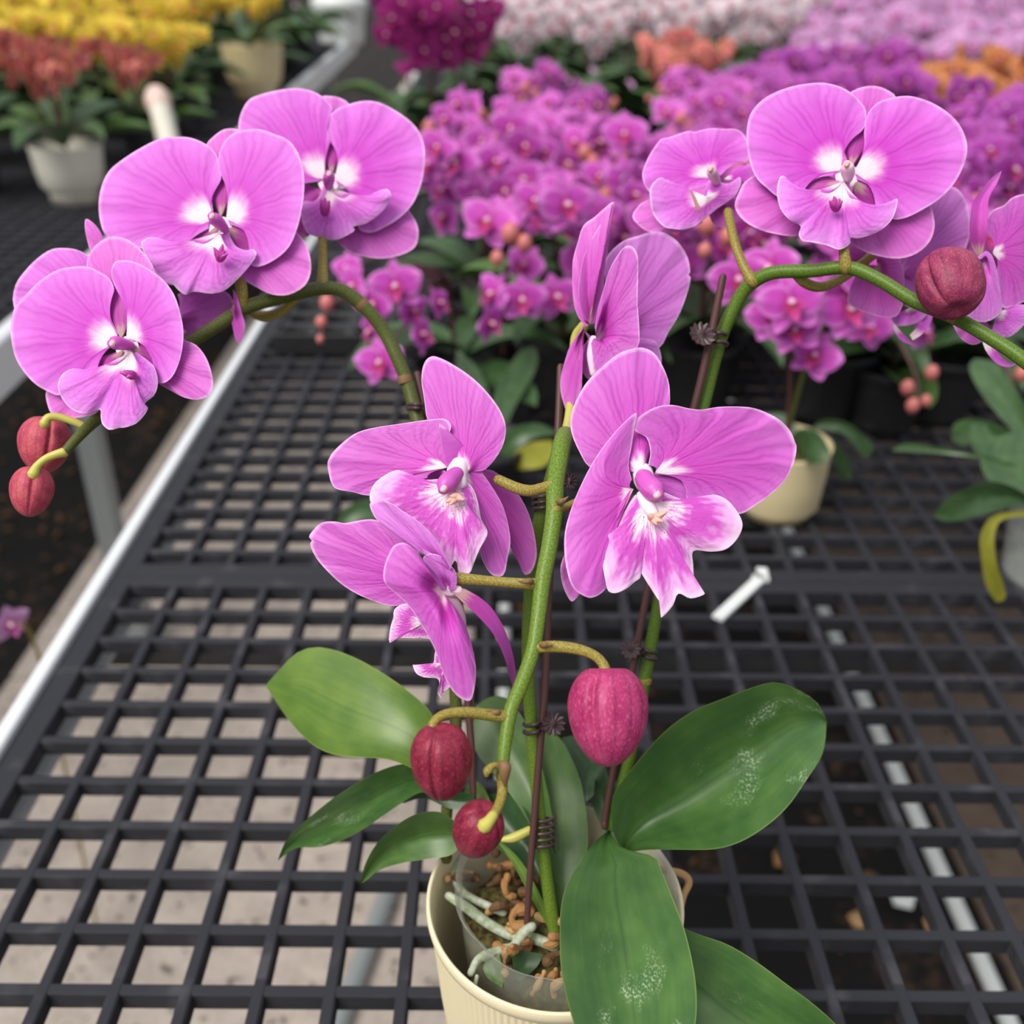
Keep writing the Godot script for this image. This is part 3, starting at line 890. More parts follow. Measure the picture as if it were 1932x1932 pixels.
func leaves() -> void:
	blade("leaf", "leaf_bright", plant, [850, 1500, 818, 1352, 772, 1305, 733, 1277, 686, 1249, 636, 1228, 593, 1221, 558, 1233, 527, 1264, 501, 1293], [850, 1500, 800, 1462, 776, 1449, 733, 1433, 682, 1429, 636, 1425, 597, 1410, 558, 1375, 527, 1333, 501, 1293], [0.445, 0.442, 0.452, 0.47, 0.485], {"fold": 0.002, "tilt": -0.004, "bulge": 0.006})
	blade("leaf", "leaf_stained", plant, [850, 1490, 800, 1446, 765, 1441, 729, 1449, 675, 1476, 608, 1522, 538, 1589, 524, 1624], [850, 1490, 820, 1495, 791, 1496, 752, 1519, 713, 1546, 655, 1581, 605, 1598, 555, 1601, 524, 1624], [0.452, 0.45, 0.456, 0.468, 0.47], {"fold": 0.004, "tilt": 0.006})
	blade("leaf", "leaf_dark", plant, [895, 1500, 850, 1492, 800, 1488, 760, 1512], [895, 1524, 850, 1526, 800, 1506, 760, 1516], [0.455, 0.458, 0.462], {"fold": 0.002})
	blade("leaf", "leaf", plant, [880, 1575, 854, 1546, 830, 1532, 791, 1534, 752, 1554, 713, 1589, 690, 1628, 679, 1668], [880, 1580, 853, 1612, 811, 1620, 760, 1628, 713, 1643, 690, 1662, 679, 1668], [0.446, 0.445, 0.45, 0.458, 0.46], {"fold": 0.010, "tilt": 0.004})
	blade("leaf", "leaf_stained", plant, [1178, 1610, 1160, 1578, 1153, 1538, 1158, 1499, 1186, 1458, 1225, 1410, 1264, 1371, 1310, 1340, 1369, 1316, 1419, 1297, 1462, 1287, 1505, 1301, 1544, 1328, 1560, 1360], [1178, 1610, 1213, 1604, 1271, 1603, 1349, 1602, 1396, 1589, 1447, 1558, 1486, 1522, 1521, 1472, 1552, 1421, 1560, 1360], [0.440, 0.438, 0.442, 0.450, 0.462], {"fold": 0.028, "bulge": -0.001, "rows": 34}).set_meta("label", "broad leaf with white water stains")
	blade("leaf", "leaf_stained", plant, [1150, 1566, 1122, 1588, 1091, 1631, 1069, 1669, 1058, 1712, 1056, 1777, 1058, 1824, 1066, 1870, 1083, 1932, 1108, 1985, 1145, 2025, 1190, 2050], [1150, 1566, 1172, 1598, 1237, 1618, 1247, 1640, 1265, 1684, 1289, 1746, 1305, 1808, 1314, 1870, 1312, 1932, 1296, 1985, 1252, 2030, 1190, 2050], [0.436, 0.420, 0.398, 0.376, 0.358, 0.345], {"fold": 0.018, "rows": 34})
	blade("leaf", "leaf_stained", plant, [1180, 1700, 1240, 1720, 1289, 1750, 1316, 1762, 1371, 1781, 1431, 1817, 1486, 1858, 1536, 1895, 1577, 1932, 1640, 2000, 1680, 2070], [1180, 1700, 1200, 1800, 1235, 1900, 1300, 1985, 1400, 2040, 1520, 2085, 1680, 2070], [0.43, 0.418, 0.405, 0.40, 0.402, 0.41], {"fold": 0.006, "rows": 30})
	blade("leaf", "leaf_dark", plant, [1250, 1850, 1300, 1880, 1330, 1905, 1400, 1980], [1250, 1850, 1260, 1930, 1300, 1990, 1400, 1985], [0.428, 0.425, 0.43], {"fold": 0.003})
	blade("leaf", "leaf", plant, [1050, 1740, 1020, 1640, 1008, 1540, 1006, 1470, 1014, 1410, 1036, 1374], [1080, 1720, 1108, 1605, 1108, 1560, 1102, 1506, 1092, 1463, 1077, 1428, 1060, 1397, 1036, 1374], [0.452, 0.460, 0.470, 0.484], {"fold": 0.003, "bulge": 0.002})
	blade("leaf", "leaf", plant, [1040, 1640, 985, 1530, 929, 1457, 896, 1414, 892, 1370, 900, 1330], [1052, 1600, 1030, 1480, 1004, 1390, 976, 1340, 949, 1314, 922, 1316, 900, 1330], [0.458, 0.465, 0.478, 0.49], {"fold": 0.003})
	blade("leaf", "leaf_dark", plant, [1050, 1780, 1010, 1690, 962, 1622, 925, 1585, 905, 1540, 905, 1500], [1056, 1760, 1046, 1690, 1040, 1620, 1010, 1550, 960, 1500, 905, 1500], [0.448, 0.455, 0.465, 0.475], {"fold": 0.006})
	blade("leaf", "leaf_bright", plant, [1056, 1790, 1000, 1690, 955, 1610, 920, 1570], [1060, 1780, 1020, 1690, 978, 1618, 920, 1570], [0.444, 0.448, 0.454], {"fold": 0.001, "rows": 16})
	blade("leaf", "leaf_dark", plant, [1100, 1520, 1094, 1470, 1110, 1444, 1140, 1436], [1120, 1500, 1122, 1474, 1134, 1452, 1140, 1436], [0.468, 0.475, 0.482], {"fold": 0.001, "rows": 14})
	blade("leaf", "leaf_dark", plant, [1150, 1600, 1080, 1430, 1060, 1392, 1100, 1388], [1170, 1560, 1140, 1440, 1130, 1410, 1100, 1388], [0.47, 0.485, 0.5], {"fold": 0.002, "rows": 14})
	blade("leaf", "leaf_bright", plant, [900, 1540, 876, 1515, 878, 1488, 890, 1470], [930, 1530, 920, 1500, 908, 1480, 890, 1470], [0.466, 0.47, 0.475], {"fold": 0.001, "rows": 14})


func column(f: Dictionary, rows: Array, mat: String, tip_mat := "anther") -> void:
	rod("column", rows, M[mat], f.node, 14, 5)
	var q: Array = rows[-1]
	rod("anther_cap", [[q[0] + 1, q[1] - 1, q[2] - 0.0008, q[3] * 0.65], [q[0] - 1, q[1] + 2, q[2] - 0.0016, q[3] * 0.55]], M[tip_mat], f.node, 10, 3)


# the toothed callus at the heart of the lip: teeth run out from (x, y)
func callus(f: Dictionary, x: float, y: float, z: float, teeth: Array, r: float, mat: String) -> void:
	for q in teeth:
		rod("callus", [[x, y, z, r], [(x + q[0]) / 2.0, (y + q[1]) / 2.0, z - 0.002, r * 0.75], [q[0], q[1], z - 0.003, r * 0.25]], M[mat], f.node, 10, 3)


func flowers_left() -> void:
	# behind the leftmost flower, one turned away
	var f := flower(0.440, 300, 560, 0.0, 0.0)
	petal(f, "petal", "petal", 230, 600, [150, 620, 60, 620, 26, 579, 29, 538, 48, 510, 72, 486, 98, 470, 122, 468, 144, 471, 165, 481, 210, 520], {"lift": 0.002})
	petal(f, "sepal", "sepal", 215, 500, [175, 490, 165, 455, 160, 428, 162, 413, 175, 420, 190, 438, 197, 455, 205, 490], {"back": 0.004})
	petal(f, "petal", "petal_back", 330, 600, [335, 556, 350, 548, 385, 552, 420, 548, 436, 560, 440, 582, 432, 600, 410, 612, 380, 632, 352, 648, 335, 650], {"back": 0.012})
	petal(f, "lip", "lip", 340, 625, [330, 600, 380, 625, 372, 640, 350, 655, 335, 660], {"back": 0.014})
	petal(f, "sepal", "sepal", 440, 575, [440, 545, 448, 560, 456, 590, 462, 610, 460, 635, 452, 648, 444, 640, 438, 612, 434, 590], {"back": 0.004})
	# leftmost flower
	f = flower(0.415, 225, 640, -0.15, -0.10)
	petal(f, "throat", "throat", 240, 656, [262, 656, 256, 672, 240, 678, 224, 672, 218, 656, 224, 640, 240, 634, 256, 640], {"ring": true, "lift": 0.0, "cup": 0.0, "back": 0.001, "wave": 0.0})
	petal(f, "sepal", "sepal", 228, 640, [205, 600, 178, 545, 163, 505, 172, 473, 196, 451, 217, 446, 243, 453, 267, 472, 285, 496, 292, 514, 285, 550, 260, 595, 240, 625], {"back": 0.004})
	petal(f, "sepal", "sepal", 242, 655, [300, 620, 346, 641, 370, 651, 389, 675, 400, 707, 402, 729, 394, 746, 374, 754, 348, 750, 324, 738, 300, 724, 270, 700], {"back": 0.004})
	petal(f, "sepal", "sepal", 234, 660, [170, 680, 110, 715, 87, 738, 89, 762, 98, 781, 122, 789, 148, 788, 180, 780, 215, 740, 235, 700], {"back": 0.004})
	petal(f, "petal", "petal", 226, 642, [222, 628, 209, 601, 206, 579, 211, 562, 215, 545, 206, 525, 186, 512, 169, 504, 141, 503, 109, 509, 76, 529, 50, 555, 28, 579, 20, 614, 22, 646, 30, 677, 46, 703, 67, 725, 89, 738, 111, 746, 128, 735, 150, 712, 181, 702, 185, 688, 196, 666, 209, 651], {"lift": 0.001, "cup": 0.004})
	petal(f, "petal", "petal", 238, 638, [243, 624, 245, 597, 235, 570, 222, 551, 212, 527, 210, 509, 217, 494, 230, 491, 250, 493, 280, 507, 309, 529, 328, 555, 340, 590, 346, 625, 344, 657, 337, 686, 324, 712, 311, 722, 300, 722, 292, 701, 285, 674, 279, 652, 265, 643, 250, 644], {"lift": 0.001, "cup": 0.004})
	petal(f, "lip", "lip", 248, 662, [257, 664, 285, 685, 292, 694, 298, 722, 291, 746, 273, 762, 279, 769, 274, 781, 257, 799, 233, 807, 226, 807, 206, 811, 193, 800, 190, 786, 189, 773, 165, 780, 144, 777, 126, 764, 113, 744, 109, 727, 117, 707, 135, 696, 152, 696, 182, 703, 197, 703, 217, 690, 230, 672], {"bent": true, "limit": 60.0, "reach": 0.75, "lift": -0.008, "cup": 0.0, "base": -0.004, "dome": -0.003})
	column(f, [[246, 652, 0.413, 9], [232, 649, 0.410, 12], [217, 647, 0.406, 13], [212, 648, 0.405, 10]], "column")
	callus(f, 250, 708, 0.404, [[228, 703], [234, 700], [243, 700], [240, 712]], 9, "callus_dark")
	# middle flower of the left stem
	f = flower(0.444, 415, 415, -0.10, -0.10)
	petal(f, "throat", "throat", 416, 430, [438, 430, 432, 446, 416, 452, 400, 446, 394, 430, 400, 414, 416, 408, 432, 414], {"ring": true, "lift": 0.0, "cup": 0.0, "back": 0.001, "wave": 0.0})
	petal(f, "sepal", "sepal", 416, 410, [398, 370, 388, 320, 390, 272, 401, 259, 420, 245, 438, 242, 456, 247, 474, 280, 466, 325, 442, 370, 428, 398], {"back": 0.004})
	petal(f, "sepal", "sepal", 424, 430, [480, 420, 530, 420, 559, 438, 577, 459, 586, 489, 586, 516, 575, 539, 545, 556, 515, 556, 486, 543, 454, 522, 430, 480], {"back": 0.004})
	petal(f, "sepal", "sepal", 412, 428, [370, 425, 310, 470, 290, 520, 340, 540, 395, 520, 412, 470], {"back": 0.004})
	petal(f, "petal", "petal", 402, 414, [402, 398, 400, 375, 407, 357, 417, 338, 413, 311, 408, 291, 390, 273, 360, 260, 333, 258, 301, 262, 269, 277, 235, 298, 206, 322, 192, 350, 186, 384, 189, 418, 197, 441, 208, 452, 256, 466, 297, 472, 349, 472, 356, 458, 372, 443, 394, 431], {"lift": 0.001, "cup": 0.004})
	petal(f, "petal", "petal", 426, 414, [428, 402, 433, 388, 432, 366, 423, 343, 414, 322, 412, 297, 419, 275, 433, 256, 456, 246, 490, 244, 515, 252, 545, 265, 563, 290, 572, 318, 574, 357, 568, 402, 559, 436, 545, 466, 520, 489, 488, 503, 472, 499, 470, 470, 465, 440, 446, 427, 432, 424], {"lift": 0.001, "cup": 0.004})
	petal(f, "lip", "lip", 415, 437, [429, 432, 436, 450, 447, 466, 463, 472, 479, 471, 484, 480, 467, 506, 443, 532, 422, 549, 399, 554, 365, 550, 350, 556, 335, 546, 326, 536, 306, 527, 288, 505, 274, 480, 266, 458, 278, 449, 301, 449, 320, 457, 342, 470, 363, 476, 388, 475, 403, 460, 400, 440], {"bent": true, "limit": 60.0, "reach": 0.75, "lift": -0.008, "cup": 0.0, "base": -0.004, "dome": -0.003})
	column(f, [[424, 432, 0.440, 9], [414, 421, 0.437, 12], [404, 412, 0.434, 12], [400, 408, 0.433, 9]], "column")
	callus(f, 415, 488, 0.432, [[404, 468], [410, 476], [420, 462], [424, 474], [428, 480]], 8, "callus_dark")
	# upper flower of the left stem
	f = flower(0.478, 620, 340, 0.05, -0.08)
	petal(f, "throat", "throat", 620, 344, [640, 344, 634, 358, 620, 364, 606, 358, 600, 344, 606, 330, 620, 324, 634, 330], {"ring": true, "lift": 0.0, "cup": 0.0, "back": 0.001, "wave": 0.0})
	petal(f, "sepal", "sepal", 624, 335, [612, 290, 604, 240, 600, 200, 607, 182, 623, 181, 637, 183, 656, 193, 668, 220, 655, 260, 636, 305], {"back": 0.004})
	petal(f, "sepal", "sepal", 624, 360, [680, 350, 740, 360, 772, 398, 786, 421, 790, 441, 784, 465, 765, 478, 725, 488, 686, 484, 656, 472, 637, 456, 620, 410], {"back": 0.004})
	petal(f, "sepal", "sepal", 612, 360, [570, 345, 540, 400, 552, 432, 570, 444, 581, 447, 606, 420], {"back": 0.004})
	petal(f, "petal", "petal", 613, 338, [611, 330, 604, 307, 610, 286, 624, 268, 620, 252, 617, 234, 623, 217, 627, 205, 611, 185, 592, 173, 558, 166, 519, 171, 489, 179, 471, 187, 458, 205, 450, 232, 452, 260, 470, 300, 510, 340, 558, 352, 576, 346, 600, 342], {"lift": 0.001, "cup": 0.004})
	petal(f, "petal", "petal", 630, 338, [633, 330, 638, 307, 633, 284, 623, 264, 616, 240, 621, 220, 637, 205, 660, 196, 688, 190, 715, 193, 747, 209, 778, 232, 796, 258, 802, 288, 800, 321, 794, 350, 778, 386, 755, 410, 725, 429, 700, 439, 678, 433, 676, 410, 672, 388, 664, 370, 652, 356, 636, 348], {"lift": 0.001, "cup": 0.004})
	petal(f, "lip", "lip", 620, 351, [630, 350, 630, 363, 634, 377, 648, 388, 670, 389, 692, 372, 715, 360, 731, 357, 738, 368, 731, 386, 712, 408, 686, 423, 666, 428, 669, 434, 652, 445, 631, 453, 603, 448, 582, 441, 572, 424, 570, 413, 566, 395, 574, 380, 593, 380, 606, 364, 609, 350], {"bent": true, "limit": 60.0, "reach": 0.75, "lift": -0.008, "cup": 0.0, "base": -0.004, "dome": -0.003})
	column(f, [[620, 352, 0.474, 8], [620, 342, 0.471, 11], [621, 332, 0.468, 11], [621, 328, 0.467, 8]], "column")
	callus(f, 613, 400, 0.466, [[606, 378], [613, 374], [621, 380]], 9, "callus_dark")


func flowers_front() -> void:
	# upper flower of the middle stem, seen from its side
	var f := flower(0.425, 1115, 620, 0.0, 0.0)
	petal(f, "sepal", "sepal", 1112, 612, [1106, 616, 1092, 600, 1083, 575, 1080, 530, 1081, 491, 1090, 457, 1101, 425, 1122, 409, 1140, 393, 1157, 380, 1132, 424, 1106, 470, 1094, 520, 1092, 560, 1100, 600], {"gx": -0.6, "back": -0.002})
	petal(f, "sepal", "sepal", 1114, 612, [1100, 600, 1092, 560, 1094, 520, 1106, 470, 1132, 424, 1157, 380, 1160, 386, 1156, 411, 1147, 466, 1140, 525, 1138, 548, 1128, 582, 1122, 610], {"gx": 0.9, "lift": 0.004})
	petal(f, "petal", "petal_back", 1150, 640, [1145, 600, 1142, 525, 1140, 502, 1149, 479, 1177, 454, 1204, 445, 1227, 438, 1250, 438, 1272, 450, 1288, 468, 1299, 491, 1302, 513, 1299, 519, 1303, 523, 1293, 564, 1279, 598, 1261, 627, 1245, 655, 1210, 660], {"gx": 0.35, "back": 0.014, "cup": -0.003})
	petal(f, "lip", "lip", 1175, 650, [1170, 635, 1206, 638, 1234, 643, 1243, 655, 1248, 684, 1240, 700, 1200, 700], {"back": 0.006, "gx": 0.2})
	petal(f, "sepal", "petal_back", 1110, 640, [1104, 625, 1118, 640, 1125, 690, 1112, 716, 1098, 700, 1095, 660], {"back": 0.004})
	rod("column", [[1120, 640, 0.425, 8], [1116, 670, 0.424, 9], [1120, 705, 0.423, 7]], M.column_pale, f.node)
	petal(f, "sepal", "sepal", 1102, 622, [1100, 612, 1094, 626, 1076, 652, 1065, 684, 1058, 712, 1058, 739, 1065, 766, 1074, 788, 1086, 756, 1098, 728, 1093, 693, 1095, 652, 1101, 624], {"gx": -0.5, "back": -0.004, "cup": 0.002})
	petal(f, "petal", "petal_front", 1124, 640, [1122, 618, 1128, 582, 1138, 548, 1149, 511, 1165, 482, 1181, 464, 1193, 465, 1203, 482, 1204, 511, 1203, 575, 1206, 616, 1203, 655, 1168, 672, 1136, 694, 1122, 702, 1118, 678, 1115, 648], {"gx": -0.25, "back": -0.012, "cup": 0.004, "lift": -0.002})
	# the flower right of the middle stem, nearest the camera
	f = flower(0.376, 1222, 925, 0.10, -0.15)
	petal(f, "sepal", "petal_front", 1210, 893, [1150, 890, 1111, 880, 1093, 852, 1079, 819, 1076, 791, 1086, 757, 1107, 721, 1135, 693, 1166, 668, 1196, 657, 1213, 656, 1233, 665, 1250, 690, 1261, 718, 1264, 745, 1262, 770, 1245, 800, 1230, 841, 1220, 870], {"back": 0.005, "lift": 0.010, "cup": 0.005})
	petal(f, "sepal", "petal_back", 1225, 905, [1245, 882, 1300, 885, 1345, 940, 1335, 1010, 1290, 1020, 1250, 960], {"back": 0.004})
	petal(f, "sepal", "sepal", 1200, 935, [1170, 930, 1120, 975, 1075, 1030, 1058, 1065, 1060, 1098, 1071, 1126, 1079, 1135, 1090, 1126, 1122, 1080, 1150, 1020, 1160, 985, 1196, 945], {"back": 0.014, "lift": 0.004})
	petal(f, "petal", "petal_front", 1234, 893, [1223, 878, 1227, 852, 1219, 825, 1196, 811, 1199, 794, 1219, 777, 1244, 766, 1269, 764, 1297, 770, 1322, 773, 1353, 768, 1392, 767, 1423, 770, 1454, 782, 1476, 796, 1493, 816, 1500, 834, 1503, 842, 1498, 872, 1482, 905, 1454, 933, 1426, 953, 1396, 970, 1380, 962, 1361, 945, 1320, 944, 1297, 942, 1294, 922, 1280, 900, 1261, 887, 1246, 889, 1240, 898], {"gx": 0.25, "cup": 0.006, "lift": -0.003, "wave": 0.001, "limit": 28.0, "reach": 0.95})
	petal(f, "petal", "petal_front", 1196, 922, [1192, 905, 1186, 878, 1192, 841, 1197, 808, 1201, 779, 1186, 789, 1157, 819, 1124, 863, 1101, 905, 1079, 956, 1066, 1003, 1065, 1043, 1071, 1082, 1082, 1110, 1099, 1123, 1115, 1128, 1135, 1119, 1146, 1104, 1140, 1076, 1136, 1040, 1142, 1018, 1156, 1006, 1157, 975, 1163, 950, 1177, 931, 1190, 924], {"gx": 0.12, "cup": 0.003, "lift": -0.004, "dome": -0.003, "limit": 45.0, "reach": 0.8})
	petal(f, "lip", "lip_front", 1225, 950, [1199, 933, 1185, 953, 1168, 984, 1157, 1006, 1135, 1018, 1139, 1032, 1136, 1054, 1141, 1088, 1148, 1115, 1160, 1119, 1183, 1110, 1197, 1098, 1208, 1090, 1209, 1082, 1222, 1101, 1238, 1126, 1251, 1146, 1247, 1165, 1269, 1143, 1280, 1120, 1303, 1129, 1330, 1120, 1314, 1117, 1310, 1098, 1308, 1066, 1308, 1040, 1342, 1041, 1370, 1036, 1392, 1015, 1401, 990, 1392, 967, 1370, 942, 1345, 933, 1322, 941, 1297, 944, 1275, 938, 1255, 929], {"lift": -0.010, "cup": 0.0, "base": -0.004, "wave": 0.0008, "dome": -0.003, "k": 4})
	rod("throat", [[1212, 890, 0.381, 20], [1216, 908, 0.377, 20], [1222, 925, 0.374, 14]], M.throat, f.node)
	column(f, [[1214, 900, 0.376, 17], [1222, 914, 0.372, 20], [1234, 926, 0.368, 21], [1240, 933, 0.366, 14]], "column")
	rod("throat", [[1210, 935, 0.374, 10], [1222, 955, 0.371, 14], [1234, 972, 0.369, 10]], M.throat, f.node)
	callus(f, 1232, 978, 0.3665, [[1258, 966], [1250, 984], [1238, 989], [1222, 972]], 9, "callus")
	# the flower left of the middle stem
	f = flower(0.388, 855, 885, -0.10, -0.15)
	petal(f, "sepal", "petal_front", 876, 892, [835, 850, 812, 800, 806, 791, 800, 751, 795, 717, 798, 692, 805, 678, 816, 672, 832, 676, 862, 692, 894, 715, 919, 740, 942, 771, 953, 797, 954, 819, 946, 847, 926, 876, 911, 888, 892, 890], {"back": 0.003, "lift": 0.009, "cup": 0.004})
	petal(f, "sepal", "petal_back", 842, 890, [812, 866, 795, 880, 798, 910, 830, 912, 845, 898], {"back": 0.008})
	petal(f, "sepal", "sepal", 900, 892, [912, 885, 930, 888, 955, 908, 983, 940, 1001, 979, 1011, 1024, 1012, 1054, 1001, 1081, 990, 1084, 978, 1061, 964, 1036, 955, 1002, 940, 956, 915, 920], {"gx": 0.5, "back": 0.010, "lift": 0.002})
	petal(f, "petal", "petal_front", 846, 882, [851, 867, 843, 847, 846, 824, 851, 803, 841, 791, 816, 791, 759, 799, 696, 809, 668, 819, 641, 840, 625, 857, 623, 861, 618, 872, 620, 892, 626, 913, 634, 922, 664, 928, 696, 935, 725, 925, 759, 905, 782, 900, 806, 902, 807, 888, 814, 876, 828, 872, 838, 880], {"gx": -0.3, "cup": 0.006, "lift": -0.003, "limit": 28.0, "reach": 0.95})
	petal(f, "petal", "petal_front", 874, 884, [842, 822, 833, 808, 828, 799, 839, 806, 862, 829, 885, 862, 908, 890, 930, 921, 949, 955, 960, 996, 963, 1024, 958, 1052, 949, 1086, 930, 1086, 914, 1065, 906, 1038, 912, 1015, 919, 1004, 913, 986, 911, 956, 903, 929, 888, 908, 876, 896], {"gx": 0.35, "cup": 0.004, "lift": 0.0})
	petal(f, "lip", "lip_front", 858, 925, [828, 904, 805, 905, 782, 899, 764, 890, 748, 887, 725, 897, 706, 913, 698, 931, 699, 948, 710, 965, 740, 990, 790, 1030, 830, 1060, 851, 1068, 858, 1058, 862, 1062, 866, 1081, 885, 1082, 894, 1063, 905, 1036, 919, 1011, 919, 1000, 908, 979, 903, 952, 894, 924, 882, 910, 862, 908], {"ring": true, "lift": -0.008, "cup": 0.0, "base": -0.004, "dome": -0.003})
	rod("throat", [[868, 878, 0.391, 19], [862, 895, 0.387, 20], [868, 912, 0.384, 14]], M.throat, f.node)
	column(f, [[862, 894, 0.385, 15], [852, 904, 0.381, 18], [842, 914, 0.377, 19], [837, 922, 0.375, 12]], "column")
	callus(f, 862, 938, 0.378, [[842, 947], [849, 952], [874, 943], [850, 936]], 9, "callus")
	# the lower left flower of the middle stem, seen from its side and back
	f = flower(0.366, 830, 1105, 0.0, 0.0)
	petal(f, "petal", "petal_front", 812, 1098, [790, 1040, 755, 1005, 709, 981, 692, 980, 672, 983, 648, 987, 633, 984, 607, 986, 592, 999, 583, 1013, 588, 1020, 585, 1026, 596, 1052, 618, 1078, 644, 1102, 674, 1121, 705, 1134, 731, 1142, 748, 1143, 764, 1138, 795, 1120], {"gx": -0.25, "back": 0.012, "cup": 0.004})
	petal(f, "lip", "lip_front", 800, 1175, [800, 1140, 761, 1139, 744, 1150, 742, 1165, 736, 1186, 735, 1213, 750, 1204, 776, 1204, 807, 1205, 830, 1215], {"back": 0.002, "gx": -0.4})
	petal(f, "lip", "lip_front", 838, 1250, [828, 1205, 820, 1234, 818, 1250, 805, 1265, 792, 1265, 779, 1254, 785, 1270, 800, 1278, 826, 1281, 829, 1292, 826, 1308, 833, 1318, 834, 1308, 848, 1297, 855, 1280, 850, 1240], {"back": 0.002, "gx": -0.2, "k": 4})
	rod("column", [[848, 1124, 0.368, 9], [862, 1142, 0.369, 9], [872, 1165, 0.370, 7], [876, 1190, 0.371, 4]], M.column_pale, f.node)
	petal(f, "sepal", "petal_back", 845, 1108, [833, 1112, 816, 1089, 806, 1068, 798, 1054, 805, 1046, 820, 1045, 840, 1054, 852, 1068, 861, 1082, 860, 1108, 850, 1117], {"back": -0.003, "lift": 0.0, "cup": 0.006})
	petal(f, "sepal", "petal_back", 848, 1078, [852, 1070, 840, 1047, 826, 1023, 809, 1001, 787, 982, 757, 962, 740, 950, 722, 944, 709, 945, 698, 950, 700, 962, 711, 981, 740, 1005, 766, 1022, 787, 1032, 816, 1045, 838, 1064], {"gx": -0.2, "back": -0.004, "cup": 0.004})
	petal(f, "petal", "petal_front", 834, 1116, [822, 1095, 806, 1070, 798, 1056, 781, 1036, 761, 1024, 744, 1029, 733, 1047, 725, 1069, 724, 1095, 735, 1110, 761, 1132, 779, 1154, 798, 1184, 813, 1210, 824, 1234, 835, 1267, 848, 1295, 868, 1317, 887, 1322, 894, 1304, 898, 1269, 894, 1234, 881, 1186, 868, 1160, 846, 1130], {"gx": -0.1, "back": -0.010, "cup": 0.004, "lift": -0.002, "dome": -0.003, "bent": false})
	rod("column", [[834, 1112, 0.3675, 9], [848, 1116, 0.367, 12], [864, 1114, 0.3665, 10]], M.column_pale, f.node)
	blade("sepal", "sepal", f.node, [855, 1118, 864, 1128, 883, 1145, 905, 1166, 929, 1194, 950, 1236, 961, 1274, 969, 1301], [858, 1108, 868, 1108, 896, 1121, 922, 1141, 946, 1175, 963, 1217, 972, 1258, 972, 1288, 969, 1301], [0.366, 0.360, 0.357, 0.360, 0.366], {"fold": 0.001, "tilt": 0.006, "thick": 0.0006})


